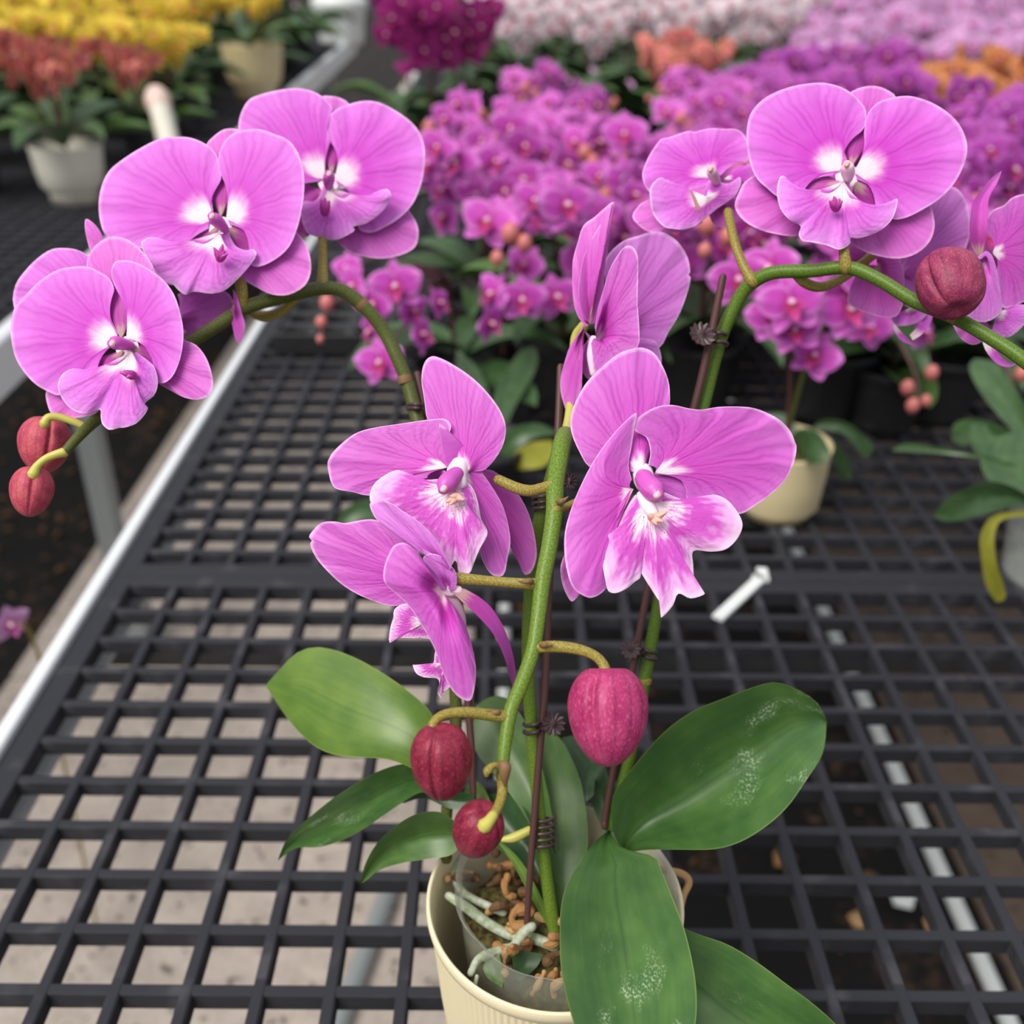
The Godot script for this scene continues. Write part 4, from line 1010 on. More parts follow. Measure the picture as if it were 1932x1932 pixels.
func flowers_right() -> void:
	# the two behind the right stem, turned away
	var f := flower(0.452, 1680, 500, 0.1, 0.0)
	petal(f, "petal", "petal_back", 1692, 515, [1690, 450, 1720, 400, 1753, 385, 1785, 352, 1804, 355, 1819, 371, 1827, 395, 1832, 427, 1828, 450, 1819, 478, 1800, 520, 1772, 552, 1740, 565, 1708, 545], {"back": 0.006, "cup": -0.004})
	petal(f, "lip", "lip", 1720, 580, [1690, 575, 1730, 578, 1750, 590, 1732, 608, 1704, 615, 1687, 612, 1680, 596], {"back": 0.004})
	blade("lip", "lip", f.node, [1684, 606, 1688, 625, 1700, 642, 1732, 655], [1690, 612, 1697, 622, 1712, 638, 1732, 655], [0.458, 0.456, 0.455], {"fold": 0.001, "thick": 0.0006, "rows": 14})
	blade("lip", "lip", f.node, [1716, 632, 1726, 622, 1740, 604, 1748, 588], [1722, 642, 1738, 632, 1756, 610, 1762, 580], [0.458, 0.46, 0.462], {"fold": 0.001, "thick": 0.0006, "rows": 14})
	petal(f, "sepal", "sepal", 1655, 500, [1625, 500, 1612, 524, 1602, 548, 1600, 572, 1618, 584, 1640, 592, 1666, 599, 1690, 597, 1700, 584, 1706, 560, 1706, 522, 1698, 490, 1680, 470, 1650, 470], {"back": -0.002, "cup": 0.006})
	petal(f, "sepal", "sepal", 1640, 480, [1600, 440, 1590, 490, 1605, 520, 1640, 500], {"back": 0.002})
	f = flower(0.428, 1872, 478, 0.2, 0.0)
	blade("sepal", "sepal", f.node, [1846, 488, 1832, 459, 1829, 430, 1831, 405, 1836, 380, 1853, 357, 1876, 331, 1890, 322], [1850, 485, 1856, 470, 1863, 437, 1864, 405, 1866, 374, 1883, 342, 1890, 322], [0.426, 0.424, 0.428, 0.434], {"fold": 0.003, "thick": 0.0008})
	petal(f, "petal", "petal_front", 1872, 478, [1862, 440, 1863, 412, 1874, 396, 1895, 387, 1908, 374, 1932, 366, 1962, 372, 1985, 400, 1992, 460, 1980, 530, 1950, 570, 1931, 570, 1910, 580, 1892, 580, 1887, 554, 1880, 510], {"gx": 0.4, "cup": 0.004})
	petal(f, "lip", "lip", 1880, 590, [1840, 600, 1889, 585, 1935, 575, 1940, 600, 1921, 624, 1900, 637, 1870, 630], {"back": 0.002})
	petal(f, "sepal", "petal_back", 1858, 490, [1842, 488, 1860, 474, 1870, 480, 1879, 503, 1888, 554, 1889, 588, 1858, 608, 1825, 597, 1815, 560, 1825, 520], {"back": -0.004, "cup": 0.006})
	petal(f, "sepal", "sepal", 1850, 590, [1830, 590, 1798, 607, 1804, 625, 1815, 641, 1836, 651, 1854, 643, 1870, 620], {"back": 0.004})
	blade("lip", "lip", f.node, [1852, 640, 1860, 662, 1884, 688, 1908, 692, 1923, 682], [1866, 632, 1880, 660, 1896, 680, 1910, 685, 1923, 682], [0.428, 0.424, 0.42], {"fold": 0.001, "thick": 0.0006, "rows": 16})
	# small tilted flower
	f = flower(0.455, 1340, 340, -0.1, -0.1)
	petal(f, "sepal", "sepal", 1330, 385, [1262, 365, 1226, 376, 1207, 386, 1193, 409, 1207, 427, 1223, 437, 1247, 438, 1290, 436, 1325, 420], {"back": 0.004})
	petal(f, "sepal", "sepal", 1358, 380, [1335, 400, 1347, 424, 1366, 429, 1386, 421, 1400, 408, 1392, 380, 1375, 368], {"back": 0.004})
	petal(f, "petal", "petal", 1366, 338, [1382, 322, 1408, 308, 1422, 318, 1420, 345, 1395, 352], {"back": 0.0})
	petal(f, "petal", "petal", 1343, 334, [1335, 349, 1315, 355, 1296, 360, 1276, 367, 1250, 372, 1224, 361, 1214, 344, 1212, 327, 1215, 316, 1224, 295, 1238, 273, 1248, 262, 1263, 259, 1282, 252, 1301, 247, 1310, 249, 1325, 245, 1344, 242, 1368, 243, 1390, 244, 1403, 253, 1411, 270, 1414, 292, 1408, 305, 1390, 308, 1373, 318, 1360, 331], {"lift": 0.0, "cup": 0.003})
	petal(f, "lip", "lip", 1335, 372, [1345, 330, 1362, 345, 1380, 345, 1395, 334, 1398, 346, 1384, 372, 1354, 393, 1332, 411, 1314, 425, 1290, 433, 1266, 431, 1255, 429, 1239, 414, 1230, 398, 1227, 378, 1226, 359, 1233, 344, 1247, 335, 1259, 340, 1266, 354, 1277, 369, 1288, 385, 1301, 398, 1318, 396, 1326, 375, 1332, 350], {"ring": true, "lift": -0.007, "cup": 0.0, "base": -0.004})
	column(f, [[1352, 342, 0.452, 8], [1347, 333, 0.449, 10], [1343, 324, 0.446, 10], [1341, 319, 0.445, 8]], "column_pale", "callus")
	rod("callus", [[1318, 396, 0.446, 4], [1309, 372, 0.443, 3], [1303, 358, 0.441, 1.5]], M.callus, f.node, 8, 3)
	# large flower at the top right
	f = flower(0.424, 1600, 325, 0.0, -0.10)
	petal(f, "throat", "throat", 1598, 332, [1620, 332, 1614, 348, 1598, 354, 1582, 348, 1576, 332, 1582, 316, 1598, 310, 1614, 316], {"ring": true, "lift": 0.0, "cup": 0.0, "back": 0.001, "wave": 0.0})
	petal(f, "sepal", "sepal", 1604, 318, [1590, 280, 1590, 210, 1600, 178, 1628, 164, 1650, 162, 1669, 167, 1692, 185, 1680, 220, 1650, 275, 1622, 312], {"back": 0.004})
	petal(f, "sepal", "sepal", 1590, 345, [1540, 320, 1450, 322, 1406, 342, 1394, 364, 1386, 388, 1397, 410, 1423, 429, 1460, 441, 1509, 445, 1560, 420, 1590, 380], {"back": 0.004})
	petal(f, "sepal", "sepal", 1612, 345, [1640, 330, 1720, 350, 1754, 384, 1762, 410, 1763, 432, 1754, 456, 1730, 478, 1696, 488, 1657, 483, 1628, 473, 1604, 454, 1600, 400], {"back": 0.004})
	petal(f, "petal", "petal", 1587, 322, [1590, 308, 1589, 295, 1595, 276, 1612, 259, 1627, 246, 1634, 230, 1633, 206, 1621, 189, 1606, 175, 1584, 163, 1552, 156, 1521, 158, 1487, 165, 1453, 179, 1433, 193, 1416, 215, 1409, 245, 1410, 281, 1416, 310, 1428, 337, 1448, 356, 1467, 371, 1492, 376, 1514, 362, 1526, 347, 1545, 335, 1572, 331], {"lift": 0.001, "cup": 0.004})
	petal(f, "petal", "petal", 1610, 325, [1616, 318, 1628, 308, 1633, 283, 1630, 257, 1632, 237, 1638, 213, 1657, 193, 1684, 184, 1715, 181, 1750, 190, 1784, 209, 1808, 232, 1821, 257, 1825, 286, 1815, 320, 1798, 349, 1774, 374, 1745, 393, 1711, 410, 1686, 414, 1668, 402, 1652, 388, 1650, 364, 1635, 347, 1616, 338], {"lift": 0.001, "cup": 0.004})
	petal(f, "lip", "lip", 1592, 340, [1604, 338, 1604, 356, 1606, 376, 1626, 393, 1652, 390, 1674, 383, 1693, 375, 1691, 393, 1684, 412, 1669, 429, 1647, 442, 1616, 450, 1605, 449, 1604, 459, 1584, 471, 1560, 463, 1530, 457, 1513, 454, 1507, 441, 1511, 427, 1492, 417, 1472, 393, 1466, 364, 1468, 344, 1474, 332, 1484, 335, 1499, 352, 1514, 366, 1540, 376, 1564, 367, 1574, 350, 1579, 338], {"bent": true, "limit": 60.0, "reach": 0.75, "lift": -0.008, "cup": 0.0, "base": -0.004, "dome": -0.003})
	column(f, [[1600, 337, 0.420, 9], [1600, 326, 0.417, 13], [1599, 315, 0.414, 12], [1598, 310, 0.413, 8]], "column_pale", "callus")
	callus(f, 1577, 392, 0.412, [[1566, 380], [1574, 372], [1584, 376], [1588, 380]], 9, "callus_dark")


func buds() -> void:
	bud(plant, 1146, 1353, 0.350, 184, 150, Vector3(0.0, 1.0, -0.15), 2.04, "bud_pink", 0.55).set_meta("label", "largest bud, bright pink")
	bud(plant, 833, 1441, 0.337, 146, 116, Vector3(0.03, 1.0, 0.22), 1.83, "bud_red")
	bud(plant, 900, 1568, 0.340, 122, 94, Vector3(-0.28, 0.8, 0.5), 2.6, "bud_red")
	bud(plant, 84, 841, 0.432, 106, 94, Vector3(-0.1, 1.0, -0.1), 1.0, "bud_rose")
	bud(plant, 59, 929, 0.414, 94, 77, Vector3(-0.05, 1.0, -0.2), 1.15, "bud_rose")
	bud(plant, 1792, 534, 0.392, 132, 122, Vector3(0.0, -0.86, 0.5), -1.57, "bud_plum", 0.2).set_meta("label", "round plum-coloured bud on the right stem")
	rod("stalk", [[1798, 600, 0.401, 12], [1794, 590, 0.398, 12], [1792, 570, 0.396, 14]], M.stalk, plant)


# a daisy-shaped clip: disc at (x, y), two claws round a stem at (sx, sy)
func clip(x: float, y: float, z: float, r: float, sx: float, sy: float, sz: float, sr: float, tilt: Vector3) -> void:
	var s := Shape.new()
	var c := at(x, y, z)
	var k := z / F
	var n := (-ahead + right * tilt.x + up * tilt.y).normalized()
	var a := n.cross(up).normalized(); var b := n.cross(a)
	for side in 2:
		var first := s.v.size()
		for i in 7:
			for j in 73:
				var th := TAU * j / 72.0
				var rr := i / 6.0
				var edge := 1.0 + 0.10 * cos(th * 12.0) * rr
				var h := (0.35 * exp(-pow(rr / 0.22, 2.0)) + 0.16 * rr * rr + 0.10 * cos(th * 12.0) * rr) * r * k - side * 0.0006
				s.point(c + (a * cos(th) + b * sin(th)) * rr * edge * r * k + n * h)
		s.sheet(first, 7, 73, side == 1)
	var m := at(sx, sy, sz)
	var along := (c - m).normalized()
	for o in [-0.35, 0.35]:
		var path := PackedVector3Array(); var radii := PackedFloat32Array()
		var outward := -ahead
		var off: Vector3 = up * o * r * k
		path.append(c - n * 0.001 + off * 0.4); radii.append(0.0010)
		for j in 9:
			var th := -0.2 + PI * 1.15 * j / 8.0
			path.append(m + off + (along * cos(th) + outward * sin(th)) * (sr * sz / F + 0.0012)); radii.append(0.0009)
		s.tube(path, radii, 8)
	obj("plant_clip", s.mesh(), M.clip, plant)


func clips() -> void:
	clip(1324, 632, 0.438, 24, 1360, 640, 0.447, 13, Vector3(0.2, 0.4, 0))
	clip(1044, 1366, 0.428, 21, 1003, 1372, 0.434, 12, Vector3(0.3, 0.2, 0))
	clip(1190, 1225, 0.447, 18, 1226, 1234, 0.455, 12, Vector3(-0.2, 0.3, 0))
	clip(806, 768, 0.462, 10, 781, 768, 0.468, 13, Vector3(0.6, 0.2, 0))
	clip(1074, 908, 0.412, 15, 1040, 908, 0.424, 14, Vector3(0.6, 0.2, 0))
	# soft ties wound round the stems
	for q in [[1024, 950, 0.424, 18.0, 16.0, 3], [1024, 1570, 0.441, 22.0, 30.0, 5]]:
		var s := Shape.new()
		var path := PackedVector3Array(); var radii := PackedFloat32Array()
		var k: float = q[2] / F
		for j in 20 * q[5] + 1:
			var th: float = TAU * j / 20.0
			path.append(at(q[0], q[1] - q[4] + 2.0 * q[4] * j / (20.0 * q[5]), q[2]) + (right * cos(th) - ahead * sin(th)) * q[3] * k); radii.append(0.0008)
		s.tube(path, radii, 7)
		obj("plant_tie", s.mesh(), M.clip, plant)


# ---------------------------------------------------------------- the other orchids
const ORDINAL := ["first", "second", "third", "fourth", "fifth", "sixth", "seventh", "eighth", "ninth", "tenth", "eleventh", "twelfth", "thirteenth", "fourteenth", "fifteenth", "sixteenth", "seventeenth", "eighteenth", "nineteenth", "twentieth", "twenty-first", "twenty-second", "twenty-third", "twenty-fourth", "twenty-fifth"]
var bloom_meshes := {}
var stocks := {}
var leaf_meshes := []


func lin(r: float, g: float, b: float) -> Color:
	return rgb(r, g, b).srgb_to_linear()


func palette(kind: String) -> Array:       # rim, middle, heart, lip, throat
	match kind:
		"purple": return [lin(192, 104, 192), lin(162, 58, 158), lin(126, 32, 116), lin(150, 24, 90), lin(196, 110, 70)]
		"white": return [lin(226, 216, 222), lin(222, 204, 214), lin(196, 130, 160), lin(160, 30, 84), lin(214, 190, 120)]
		"yellow": return [lin(234, 212, 92), lin(224, 192, 52), lin(206, 150, 30), lin(214, 140, 40), lin(190, 90, 30)]
		"coral": return [lin(236, 184, 140), lin(218, 106, 112), lin(194, 56, 98), lin(180, 50, 120), lin(220, 180, 150)]
		"orange": return [lin(218, 160, 96), lin(206, 126, 84), lin(184, 84, 70), lin(170, 60, 80), lin(220, 150, 80)]
		"dark": return [lin(158, 34, 120), lin(136, 18, 100), lin(104, 8, 72), lin(120, 8, 80), lin(180, 60, 90)]
		"lilac": return [lin(222, 178, 220), lin(206, 148, 204), lin(184, 104, 176), lin(180, 60, 140), lin(220, 160, 120)]
		"red": return [lin(196, 62, 84), lin(182, 36, 62), lin(150, 20, 50), lin(170, 20, 70), lin(220, 120, 80)]
	return [lin(230, 148, 226), lin(200, 76, 186), lin(168, 38, 142), lin(178, 40, 116), lin(216, 112, 64)]


func tepal(s: Shape, ang: float, long: float, half: float, z0: float, lift: float, cup: float, p: Array, rows: int, cols: int, rng: RandomNumberGenerator) -> void:
	var d := Vector3(sin(ang), cos(ang), 0); var n := Vector3(cos(ang), -sin(ang), 0)
	var first := s.v.size()
	var skew := (rng.randf() - 0.5) * 0.14
	for r in rows:
		var v := float(r) / (rows - 1)
		var w := half * pow(maxf(sin(PI * pow(v * 0.97 + 0.02, 0.75)), 0.0), 0.62)
		for c in cols:
			var u := float(c) / (cols - 1) * 2.0 - 1.0
			var q := d * (v * long) + n * (u * w + skew * v * half)
			q.z = z0 + lift * v * v + cup * u * u * v + 0.012 * sin(7.0 * u + ang * 3.0) * v
			var e := maxf(v, absf(u) * 0.95 * v + 0.1)
			var k: Color = p[2].lerp(p[1], smoothstep(0.05, 0.4, v)).lerp(p[0], smoothstep(0.6, 1.0, maxf(v, absf(u) * 0.92)) * 0.85)
			s.point(q, Vector2(u * 0.5 + 0.5, v), k)
	s.sheet(first, rows, cols, false)


# blossoms one unit across that face +z; «fine» ones for the nearer plants
func blooms(kind: String, fine: bool) -> Array:
	var key := kind + str(fine)
	if bloom_meshes.has(key): return bloom_meshes[key]
	var rng := RandomNumberGenerator.new()
	rng.seed = hash(kind) % 1000 + 3
	var p := palette(kind)
	var out := []
	var a := 8 if fine else 5
	var b := 9 if fine else 5
	for k in 4:
		var s := Shape.new()
		var j := func(x: float) -> float: return x * (0.85 + 0.3 * rng.randf())
		tepal(s, (rng.randf() - 0.5) * 0.2, 0.46, j.call(0.16), -0.02, j.call(-0.05), 0.03, p, a, b, rng)
		for g in [-1.0, 1.0]:
			tepal(s, g * (2.35 + rng.randf() * 0.15), 0.46, j.call(0.16), -0.02, j.call(-0.05), 0.03, p, a, b, rng)
		for g in [-1.0, 1.0]:
			tepal(s, g * (1.22 + rng.randf() * 0.12), 0.50, j.call(0.25), 0.0, j.call(0.06), -0.04, p, a, b, rng)
		var l := Shape.new()
		var lp := [p[3].lerp(p[0], 0.35), p[3], p[4], p[3], p[4]]
		tepal(l, PI, 0.25, 0.085, 0.05, 0.14, 0.05, lp, a - 1, b, rng)
		for g in [-1.0, 1.0]:
			tepal(l, g * 2.1, 0.17, 0.07, 0.04, 0.16, 0.0, lp, a - 1, b - 2, rng)
		var first := l.v.size()
		for r in 5:
			for c in 7:
				var th := TAU * c / 6.0
				var rr := [0.045, 0.05, 0.05, 0.035, 0.002]
				var h := [0.0, 0.04, 0.09, 0.125, 0.14]
				l.point(Vector3(cos(th) * rr[r], sin(th) * rr[r] + 0.03 - r * 0.008, h[r]), Vector2.ZERO, p[0].lerp(lin(240, 220, 230), 0.5) if r > 1 else p[4])
		l.sheet(first, 5, 7, false)
		if not fine:
			var n := s.v.size()
			s.v.append_array(l.v); s.t.append_array(l.t); s.c.append_array(l.c)
			for i in l.ix: s.ix.append(i + n)
			out.append([s.mesh(), null])
		else:
			out.append([s.mesh(), l.mesh()])
	bloom_meshes[key] = out
	return out


func strap_leaf(k: int) -> ArrayMesh:          # one unit long, growing along +z
	if leaf_meshes.size() > k: return leaf_meshes[k]
	var arch: float = [0.35, 0.6, 0.12, 0.8][k]
	var half: float = [0.20, 0.17, 0.22, 0.16][k]
	var s := Shape.new()
	var rows := 14
	for face in 2:
		for r in rows:
			var v := float(r) / (rows - 1)
			var w := half * pow(sin(PI * clampf(v * 0.86 + 0.13, 0.0, 1.0)), 0.7) * (1.0 if v < 1.0 else 0.05)
			for c in 9:
				var u := c / 4.0 - 1.0
				var y := sin(v * PI * 0.62) * arch * 0.55 - v * v * arch * 0.30 + 0.10 * absf(u) * w / half - face * 0.012 * (1.0 - u * u)
				s.point(Vector3(u * w, y, v), Vector2(c / 8.0, v))
	s.sheet(0, rows, 9, true)
	s.sheet(rows * 9, rows, 9, false)
	leaf_meshes.append(s.mesh())
	return leaf_meshes[k]


func ball(r: float) -> ArrayMesh:
	var s := Shape.new()
	s.lathe([[0.0, -r * 1.15], [r * 0.45, -r], [r * 0.86, -r * 0.5], [r, 0.0], [r * 0.84, r * 0.55], [r * 0.45, r * 0.95], [0.0, r * 1.1]], 12)
	return s.mesh()


# A potted orchid with its foot at the origin, to be copied. o: kind, seed, spikes, per (flowers a spike), tall, spread, size (of a flower), leaf, leaves, fine, lean
func make_plant(o: Dictionary) -> Node3D:
	var rng := RandomNumberGenerator.new()
	rng.seed = o.seed
	for k in 4: strap_leaf(k)
	var t := Node3D.new()
	var pot_r: float = o.get("pot_r", 0.045)
	var pot_h: float = o.get("pot_h", 0.075)
	if o.get("pot", true):
		var s := Shape.new()
		s.lathe([[0.0, 0.001], [pot_r * 0.78, 0.001], [pot_r * 0.8, 0.006], [pot_r * 0.98, pot_h - 0.010], [pot_r * 1.06, pot_h - 0.009], [pot_r * 1.06, pot_h], [pot_r * 0.98, pot_h], [pot_r * 0.94, pot_h - 0.012], [0.0, pot_h - 0.010]], 28)
		obj("pot", s.mesh(), o.get("pot_mat", M.pot_black), t, true)
	var leaf: float = o.get("leaf", 0.12)
	var n: int = o.get("leaves", 5)
	for k in n:
		var q := obj("leaf", strap_leaf(rng.randi() % 4), M.leaf_far if rng.randf() < 0.8 else M.leaf, t, true)
		var sc := leaf * (0.7 + 0.5 * rng.randf())
		q.transform = Transform3D(Basis(Vector3.UP, TAU * (k + rng.randf() * 0.6) / n).scaled(Vector3(sc, sc, sc)), Vector3(0, pot_h - 0.008 + 0.006 * k, 0))
	var kinds: Array = blooms(o.kind, o.get("fine", false))
	var tall: float = o.tall
	var spikes: int = o.spikes
	for k in spikes:
		var phi := TAU * (k + 0.5 * rng.randf()) / spikes + rng.randf()
		var outward := Vector3(sin(phi), 0, cos(phi) * 0.8 + 0.35)
		var spread: float = o.spread * (0.65 + 0.5 * rng.randf())
		var hh := tall * (0.86 + 0.2 * rng.randf())
		var path := PackedVector3Array(); var radii := PackedFloat32Array()
		for j in 9:
			var v := j / 8.0
			path.append(Vector3(0, pot_h - 0.01, 0) + outward * spread * v * v + Vector3(0, (hh - pot_h) * (1.55 * v - 0.55 * v * v * v * v) * (1.0 if v < 0.75 else 1.0 - (v - 0.75) * 0.35), 0))
			radii.append(0.0024 - 0.0012 * v)
		var s := Shape.new()
		s.tube(path, radii, 6)
		obj("stem", s.mesh(), M.stake if rng.randf() < 0.6 else M.stem_olive, t, true)
		var per: int = o.per
		for j in per:
			var v := 0.45 + 0.52 * (j + 0.5 * rng.randf()) / per
			var x := v * 8.0
			var i := mini(int(x), 7)
			var q := path[i].lerp(path[i + 1], x - i)
			var side := Vector3(outward.z, 0, -outward.x).normalized() * (1.0 if j % 2 == 0 else -1.0)
			var size: float = o.size * (0.85 + 0.3 * rng.randf())
			q += side * size * 0.55 + Vector3((rng.randf() - 0.5), (rng.randf() - 0.5) * 0.9, rng.randf() * 0.6) * size * 0.7
			var face := (Vector3(0, 0.25, 1.0) + outward * 0.4 + side * 0.5 + Vector3(rng.randf() - 0.5, rng.randf() - 0.5, rng.randf() - 0.5) * 0.9).normalized()
			var xx := Vector3.UP.cross(face).normalized()
			var b := Basis(xx, face.cross(xx), face) * Basis(Vector3(0, 0, 1), (rng.randf() - 0.5) * 0.7)
			var mm: Array = kinds[rng.randi() % 4]
			var fl := obj("flower", mm[0], M.tinted, t, true)
			fl.transform = Transform3D(b.scaled(Vector3(size, size, size)), q)
			if mm[1] != null: obj("lip", mm[1], M.tinted, fl, true)
		if o.get("buds", 0) > 0:
			for j in int(o.buds):
				var e := obj("bud", stocks.ball, M.bud_far, t, true)
				e.position = path[8] + outward.normalized() * (0.012 * j) + Vector3((j % 2 - 0.5) * 0.02, -0.008 * j, 0.004)
				var sc := 1.0 - 0.14 * j
				e.scale = Vector3(sc, sc * 1.1, sc)
	return t


func stock(o: Dictionary, n: int) -> Array:
	var out := []
	for k in n:
		var d := o.duplicate()
		d.seed = o.seed + k * 17
		out.append(make_plant(d))
	return out


func place(t: Node3D, where: Vector3, turn: float, scale_: float, label: String, group: String) -> Node3D:
	var c := t.duplicate()
	c.name = numbered("potted_orchid")
	add_child(c)
	c.position = where
	c.rotation.y = turn
	c.scale = Vector3(scale_, scale_, scale_)
	tag(c, label, "orchid", group)
	return c


# the plants next to the large one, whose leaves and pots can be told apart
func neighbours() -> void:
	M.bud_far = plain(rgb(206, 120, 116), 0.5)
	stocks.ball = ball(0.0085)
	var keep := plant
	# small cream pot at the right, with pink flowers
	var b := on_level(1478, 1000, 0.0)
	b.z -= 0.035
	var t := make_plant({"kind": "pink", "seed": 21, "spikes": 2, "per": 9, "tall": 0.25, "spread": 0.09, "size": 0.05, "leaves": 0, "fine": true, "pot": false, "pot_h": 0.07})
	t.name = numbered("potted_orchid")
	add_child(t)
	t.position = b
	tag(t, "pink small-flowered orchid in a plain cream pot right of the large orchid", "orchid")
	var s := Shape.new()
	s.lathe([[0.0, 0.001], [0.031, 0.001], [0.032, 0.006], [0.0375, 0.012], [0.0395, 0.04], [0.0405, 0.066], [0.0412, 0.068], [0.0412, 0.071], [0.0395, 0.0715], [0.0385, 0.062], [0.0, 0.06]], 64, b)
	obj("pot", s.mesh(), M.pot_tan, t).set_meta("label", "plain cream pot")
	s = Shape.new()
	s.lathe([[0.0382, 0.062], [0.03, 0.064], [0.015, 0.066], [0.0, 0.067]], 40, b)
	obj("growing_medium", s.mesh(), M.moss, t)
	plant = t
	blade("leaf", "leaf_far", t, [1500, 850, 1490, 838, 1500, 815, 1525, 808, 1550, 822, 1566, 850], [1500, 850, 1520, 872, 1545, 875, 1562, 868, 1566, 850], [0.90, 0.86, 0.85], {"fold": 0.002})
	blade("leaf", "leaf_far", t, [1530, 810, 1545, 795, 1580, 792, 1620, 812, 1648, 845, 1640, 862], [1530, 810, 1560, 812, 1590, 818, 1615, 845, 1628, 862, 1640, 862], [0.93, 0.92, 0.93], {"fold": 0.002})
	blade("leaf", "leaf_far", t, [1565, 820, 1590, 850, 1605, 880, 1606, 905, 1592, 905], [1560, 830, 1570, 860, 1580, 890, 1592, 905], [0.93, 0.94, 0.95], {"fold": 0.001, "rows": 12})
	blade("leaf", "leaf_far", t, [1500, 830, 1470, 800, 1440, 780], [1510, 815, 1480, 780, 1440, 780], [0.93, 0.94, 0.95], {"fold": 0.001, "rows": 12})
	# leafy orchid in a clear pot at the right edge
	b = on_level(1985, 1090, 0.0)
	t = make_plant({"kind": "pink", "seed": 5, "spikes": 1, "per": 3, "tall": 0.30, "spread": -0.10, "size": 0.045, "leaves": 0, "fine": true, "pot_r": 0.05, "pot_h": 0.085, "pot_mat": M.film, "buds": 5})
	t.name = numbered("potted_orchid")
	add_child(t)
	t.position = b
	tag(t, "leafy orchid with a yellowing drooping leaf at the right edge of the bench", "orchid")
	plant = t
	blade("leaf", "leaf_far", t, [1985, 975, 1932, 930, 1870, 908, 1820, 922, 1782, 945, 1760, 972], [1985, 990, 1930, 955, 1875, 965, 1820, 980, 1780, 983, 1760, 972], [0.75, 0.73, 0.73, 0.75], {"fold": 0.004, "tilt": 0.004})
	blade("leaf", "leaf_yellow", t, [1960, 960, 1910, 965, 1870, 975, 1850, 1010, 1852, 1060, 1862, 1110, 1880, 1136], [1960, 975, 1915, 975, 1885, 985, 1876, 1020, 1880, 1060, 1894, 1105, 1898, 1130, 1880, 1136], [0.74, 0.73, 0.735, 0.75], {"fold": 0.001, "rows": 20})
	blade("leaf", "leaf_far", t, [1985, 945, 1905, 925, 1860, 900, 1850, 860, 1870, 830, 1932, 810], [1985, 945, 1960, 900, 1945, 860, 1940, 830, 1932, 810], [0.76, 0.79, 0.82], {"fold": 0.004})
	blade("leaf", "leaf_far", t, [1975, 920, 1870, 880, 1838, 850, 1830, 820, 1835, 798, 1860, 800], [1975, 900, 1920, 850, 1890, 835, 1870, 820, 1860, 800], [0.78, 0.82, 0.84], {"fold": 0.004})
	blade("leaf", "leaf_far", t, [1960, 890, 1850, 858, 1760, 842, 1700, 838, 1682, 850], [1960, 905, 1850, 866, 1770, 856, 1710, 852, 1682, 850], [0.79, 0.80, 0.83], {"fold": 0.001})
	blade("leaf", "leaf_far", t, [1970, 880, 1890, 790, 1850, 740, 1828, 690, 1840, 676], [1980, 830, 1932, 760, 1905, 715, 1880, 685, 1840, 676], [0.82, 0.86, 0.90], {"fold": 0.004})
	blade("leaf", "leaf_far", t, [1980, 860, 1900, 810, 1840, 790, 1800, 800, 1795, 830], [1980, 880, 1900, 850, 1850, 830, 1820, 840, 1795, 830], [0.80, 0.84, 0.86], {"fold": 0.002})
	# plant hidden behind the front flowers, whose leaves stand out left and right
	b = on_level(905, 960, 0.0)
	t = make_plant({"kind": "pink", "seed": 12, "spikes": 0, "per": 0, "tall": 0.2, "spread": 0.0, "size": 0.045, "leaves": 0, "pot_r": 0.042, "pot_h": 0.07})
	t.name = numbered("potted_orchid")
	add_child(t)
	t.position = b
	tag(t, "flowerless orchid with green and yellowing leaves just behind the front flowers", "orchid")
	plant = t
	blade("leaf", "leaf_far", t, [905, 900, 930, 850, 955, 815, 985, 801, 1020, 800, 1052, 816], [915, 910, 945, 880, 975, 848, 1010, 826, 1040, 820, 1052, 816], [0.93, 0.90, 0.90], {"fold": 0.002})
	blade("leaf", "leaf_yellow", t, [915, 905, 950, 880, 968, 856, 1000, 836, 1040, 830], [925, 915, 958, 888, 990, 886, 1030, 878, 1045, 850, 1040, 830], [0.92, 0.89, 0.90], {"fold": 0.002})
	blade("leaf", "leaf_far", t, [895, 900, 800, 950, 740, 940, 691, 942, 657, 955, 634, 982, 604, 1060, 602, 1085], [890, 920, 800, 985, 740, 985, 690, 980, 655, 992, 622, 1040, 602, 1085], [0.93, 0.88, 0.86, 0.88], {"fold": 0.002})
	blade("leaf", "leaf_far", t, [905, 880, 935, 740, 955, 700, 985, 660, 1010, 655], [930, 870, 975, 760, 1000, 720, 1015, 680, 1010, 655], [0.93, 0.98, 1.02], {"fold": 0.002})
	blade("leaf", "leaf_far", t, [900, 880, 880, 760, 860, 700, 862, 660], [925, 870, 925, 760, 905, 700, 862, 660], [0.93, 0.98, 1.02], {"fold": 0.002})
	b = on_level(860, 800, 0.0)
	t = make_plant({"kind": "pink", "seed": 44, "spikes": 0, "per": 0, "tall": 0.2, "spread": 0.0, "size": 0.045, "leaves": 5, "leaf": 0.11, "pot_r": 0.042, "pot_h": 0.07})
	t.name = numbered("potted_orchid")
	add_child(t)
	t.position = b
	tag(t, "pink small-flowered orchid leaning left over the grid, nearest the black tray", "orchid")
	spray(t, "pink", [[747, 540, 0.90, 112, -0.1, 0.2], [668, 540, 0.92, 92, -0.9, 0.2], [705, 572, 0.91, 84, -0.4, 0.0], [778, 585, 0.92, 84, 0.9, 0.1], [718, 684, 0.88, 108, -0.3, 0.25], [828, 572, 0.95, 72, 1.2, 0.3], [795, 632, 0.93, 84, 1.2, 0.4], [700, 625, 0.93, 86, -1.1, -0.2], [655, 505, 0.95, 70, -0.5, 0.4]], b)
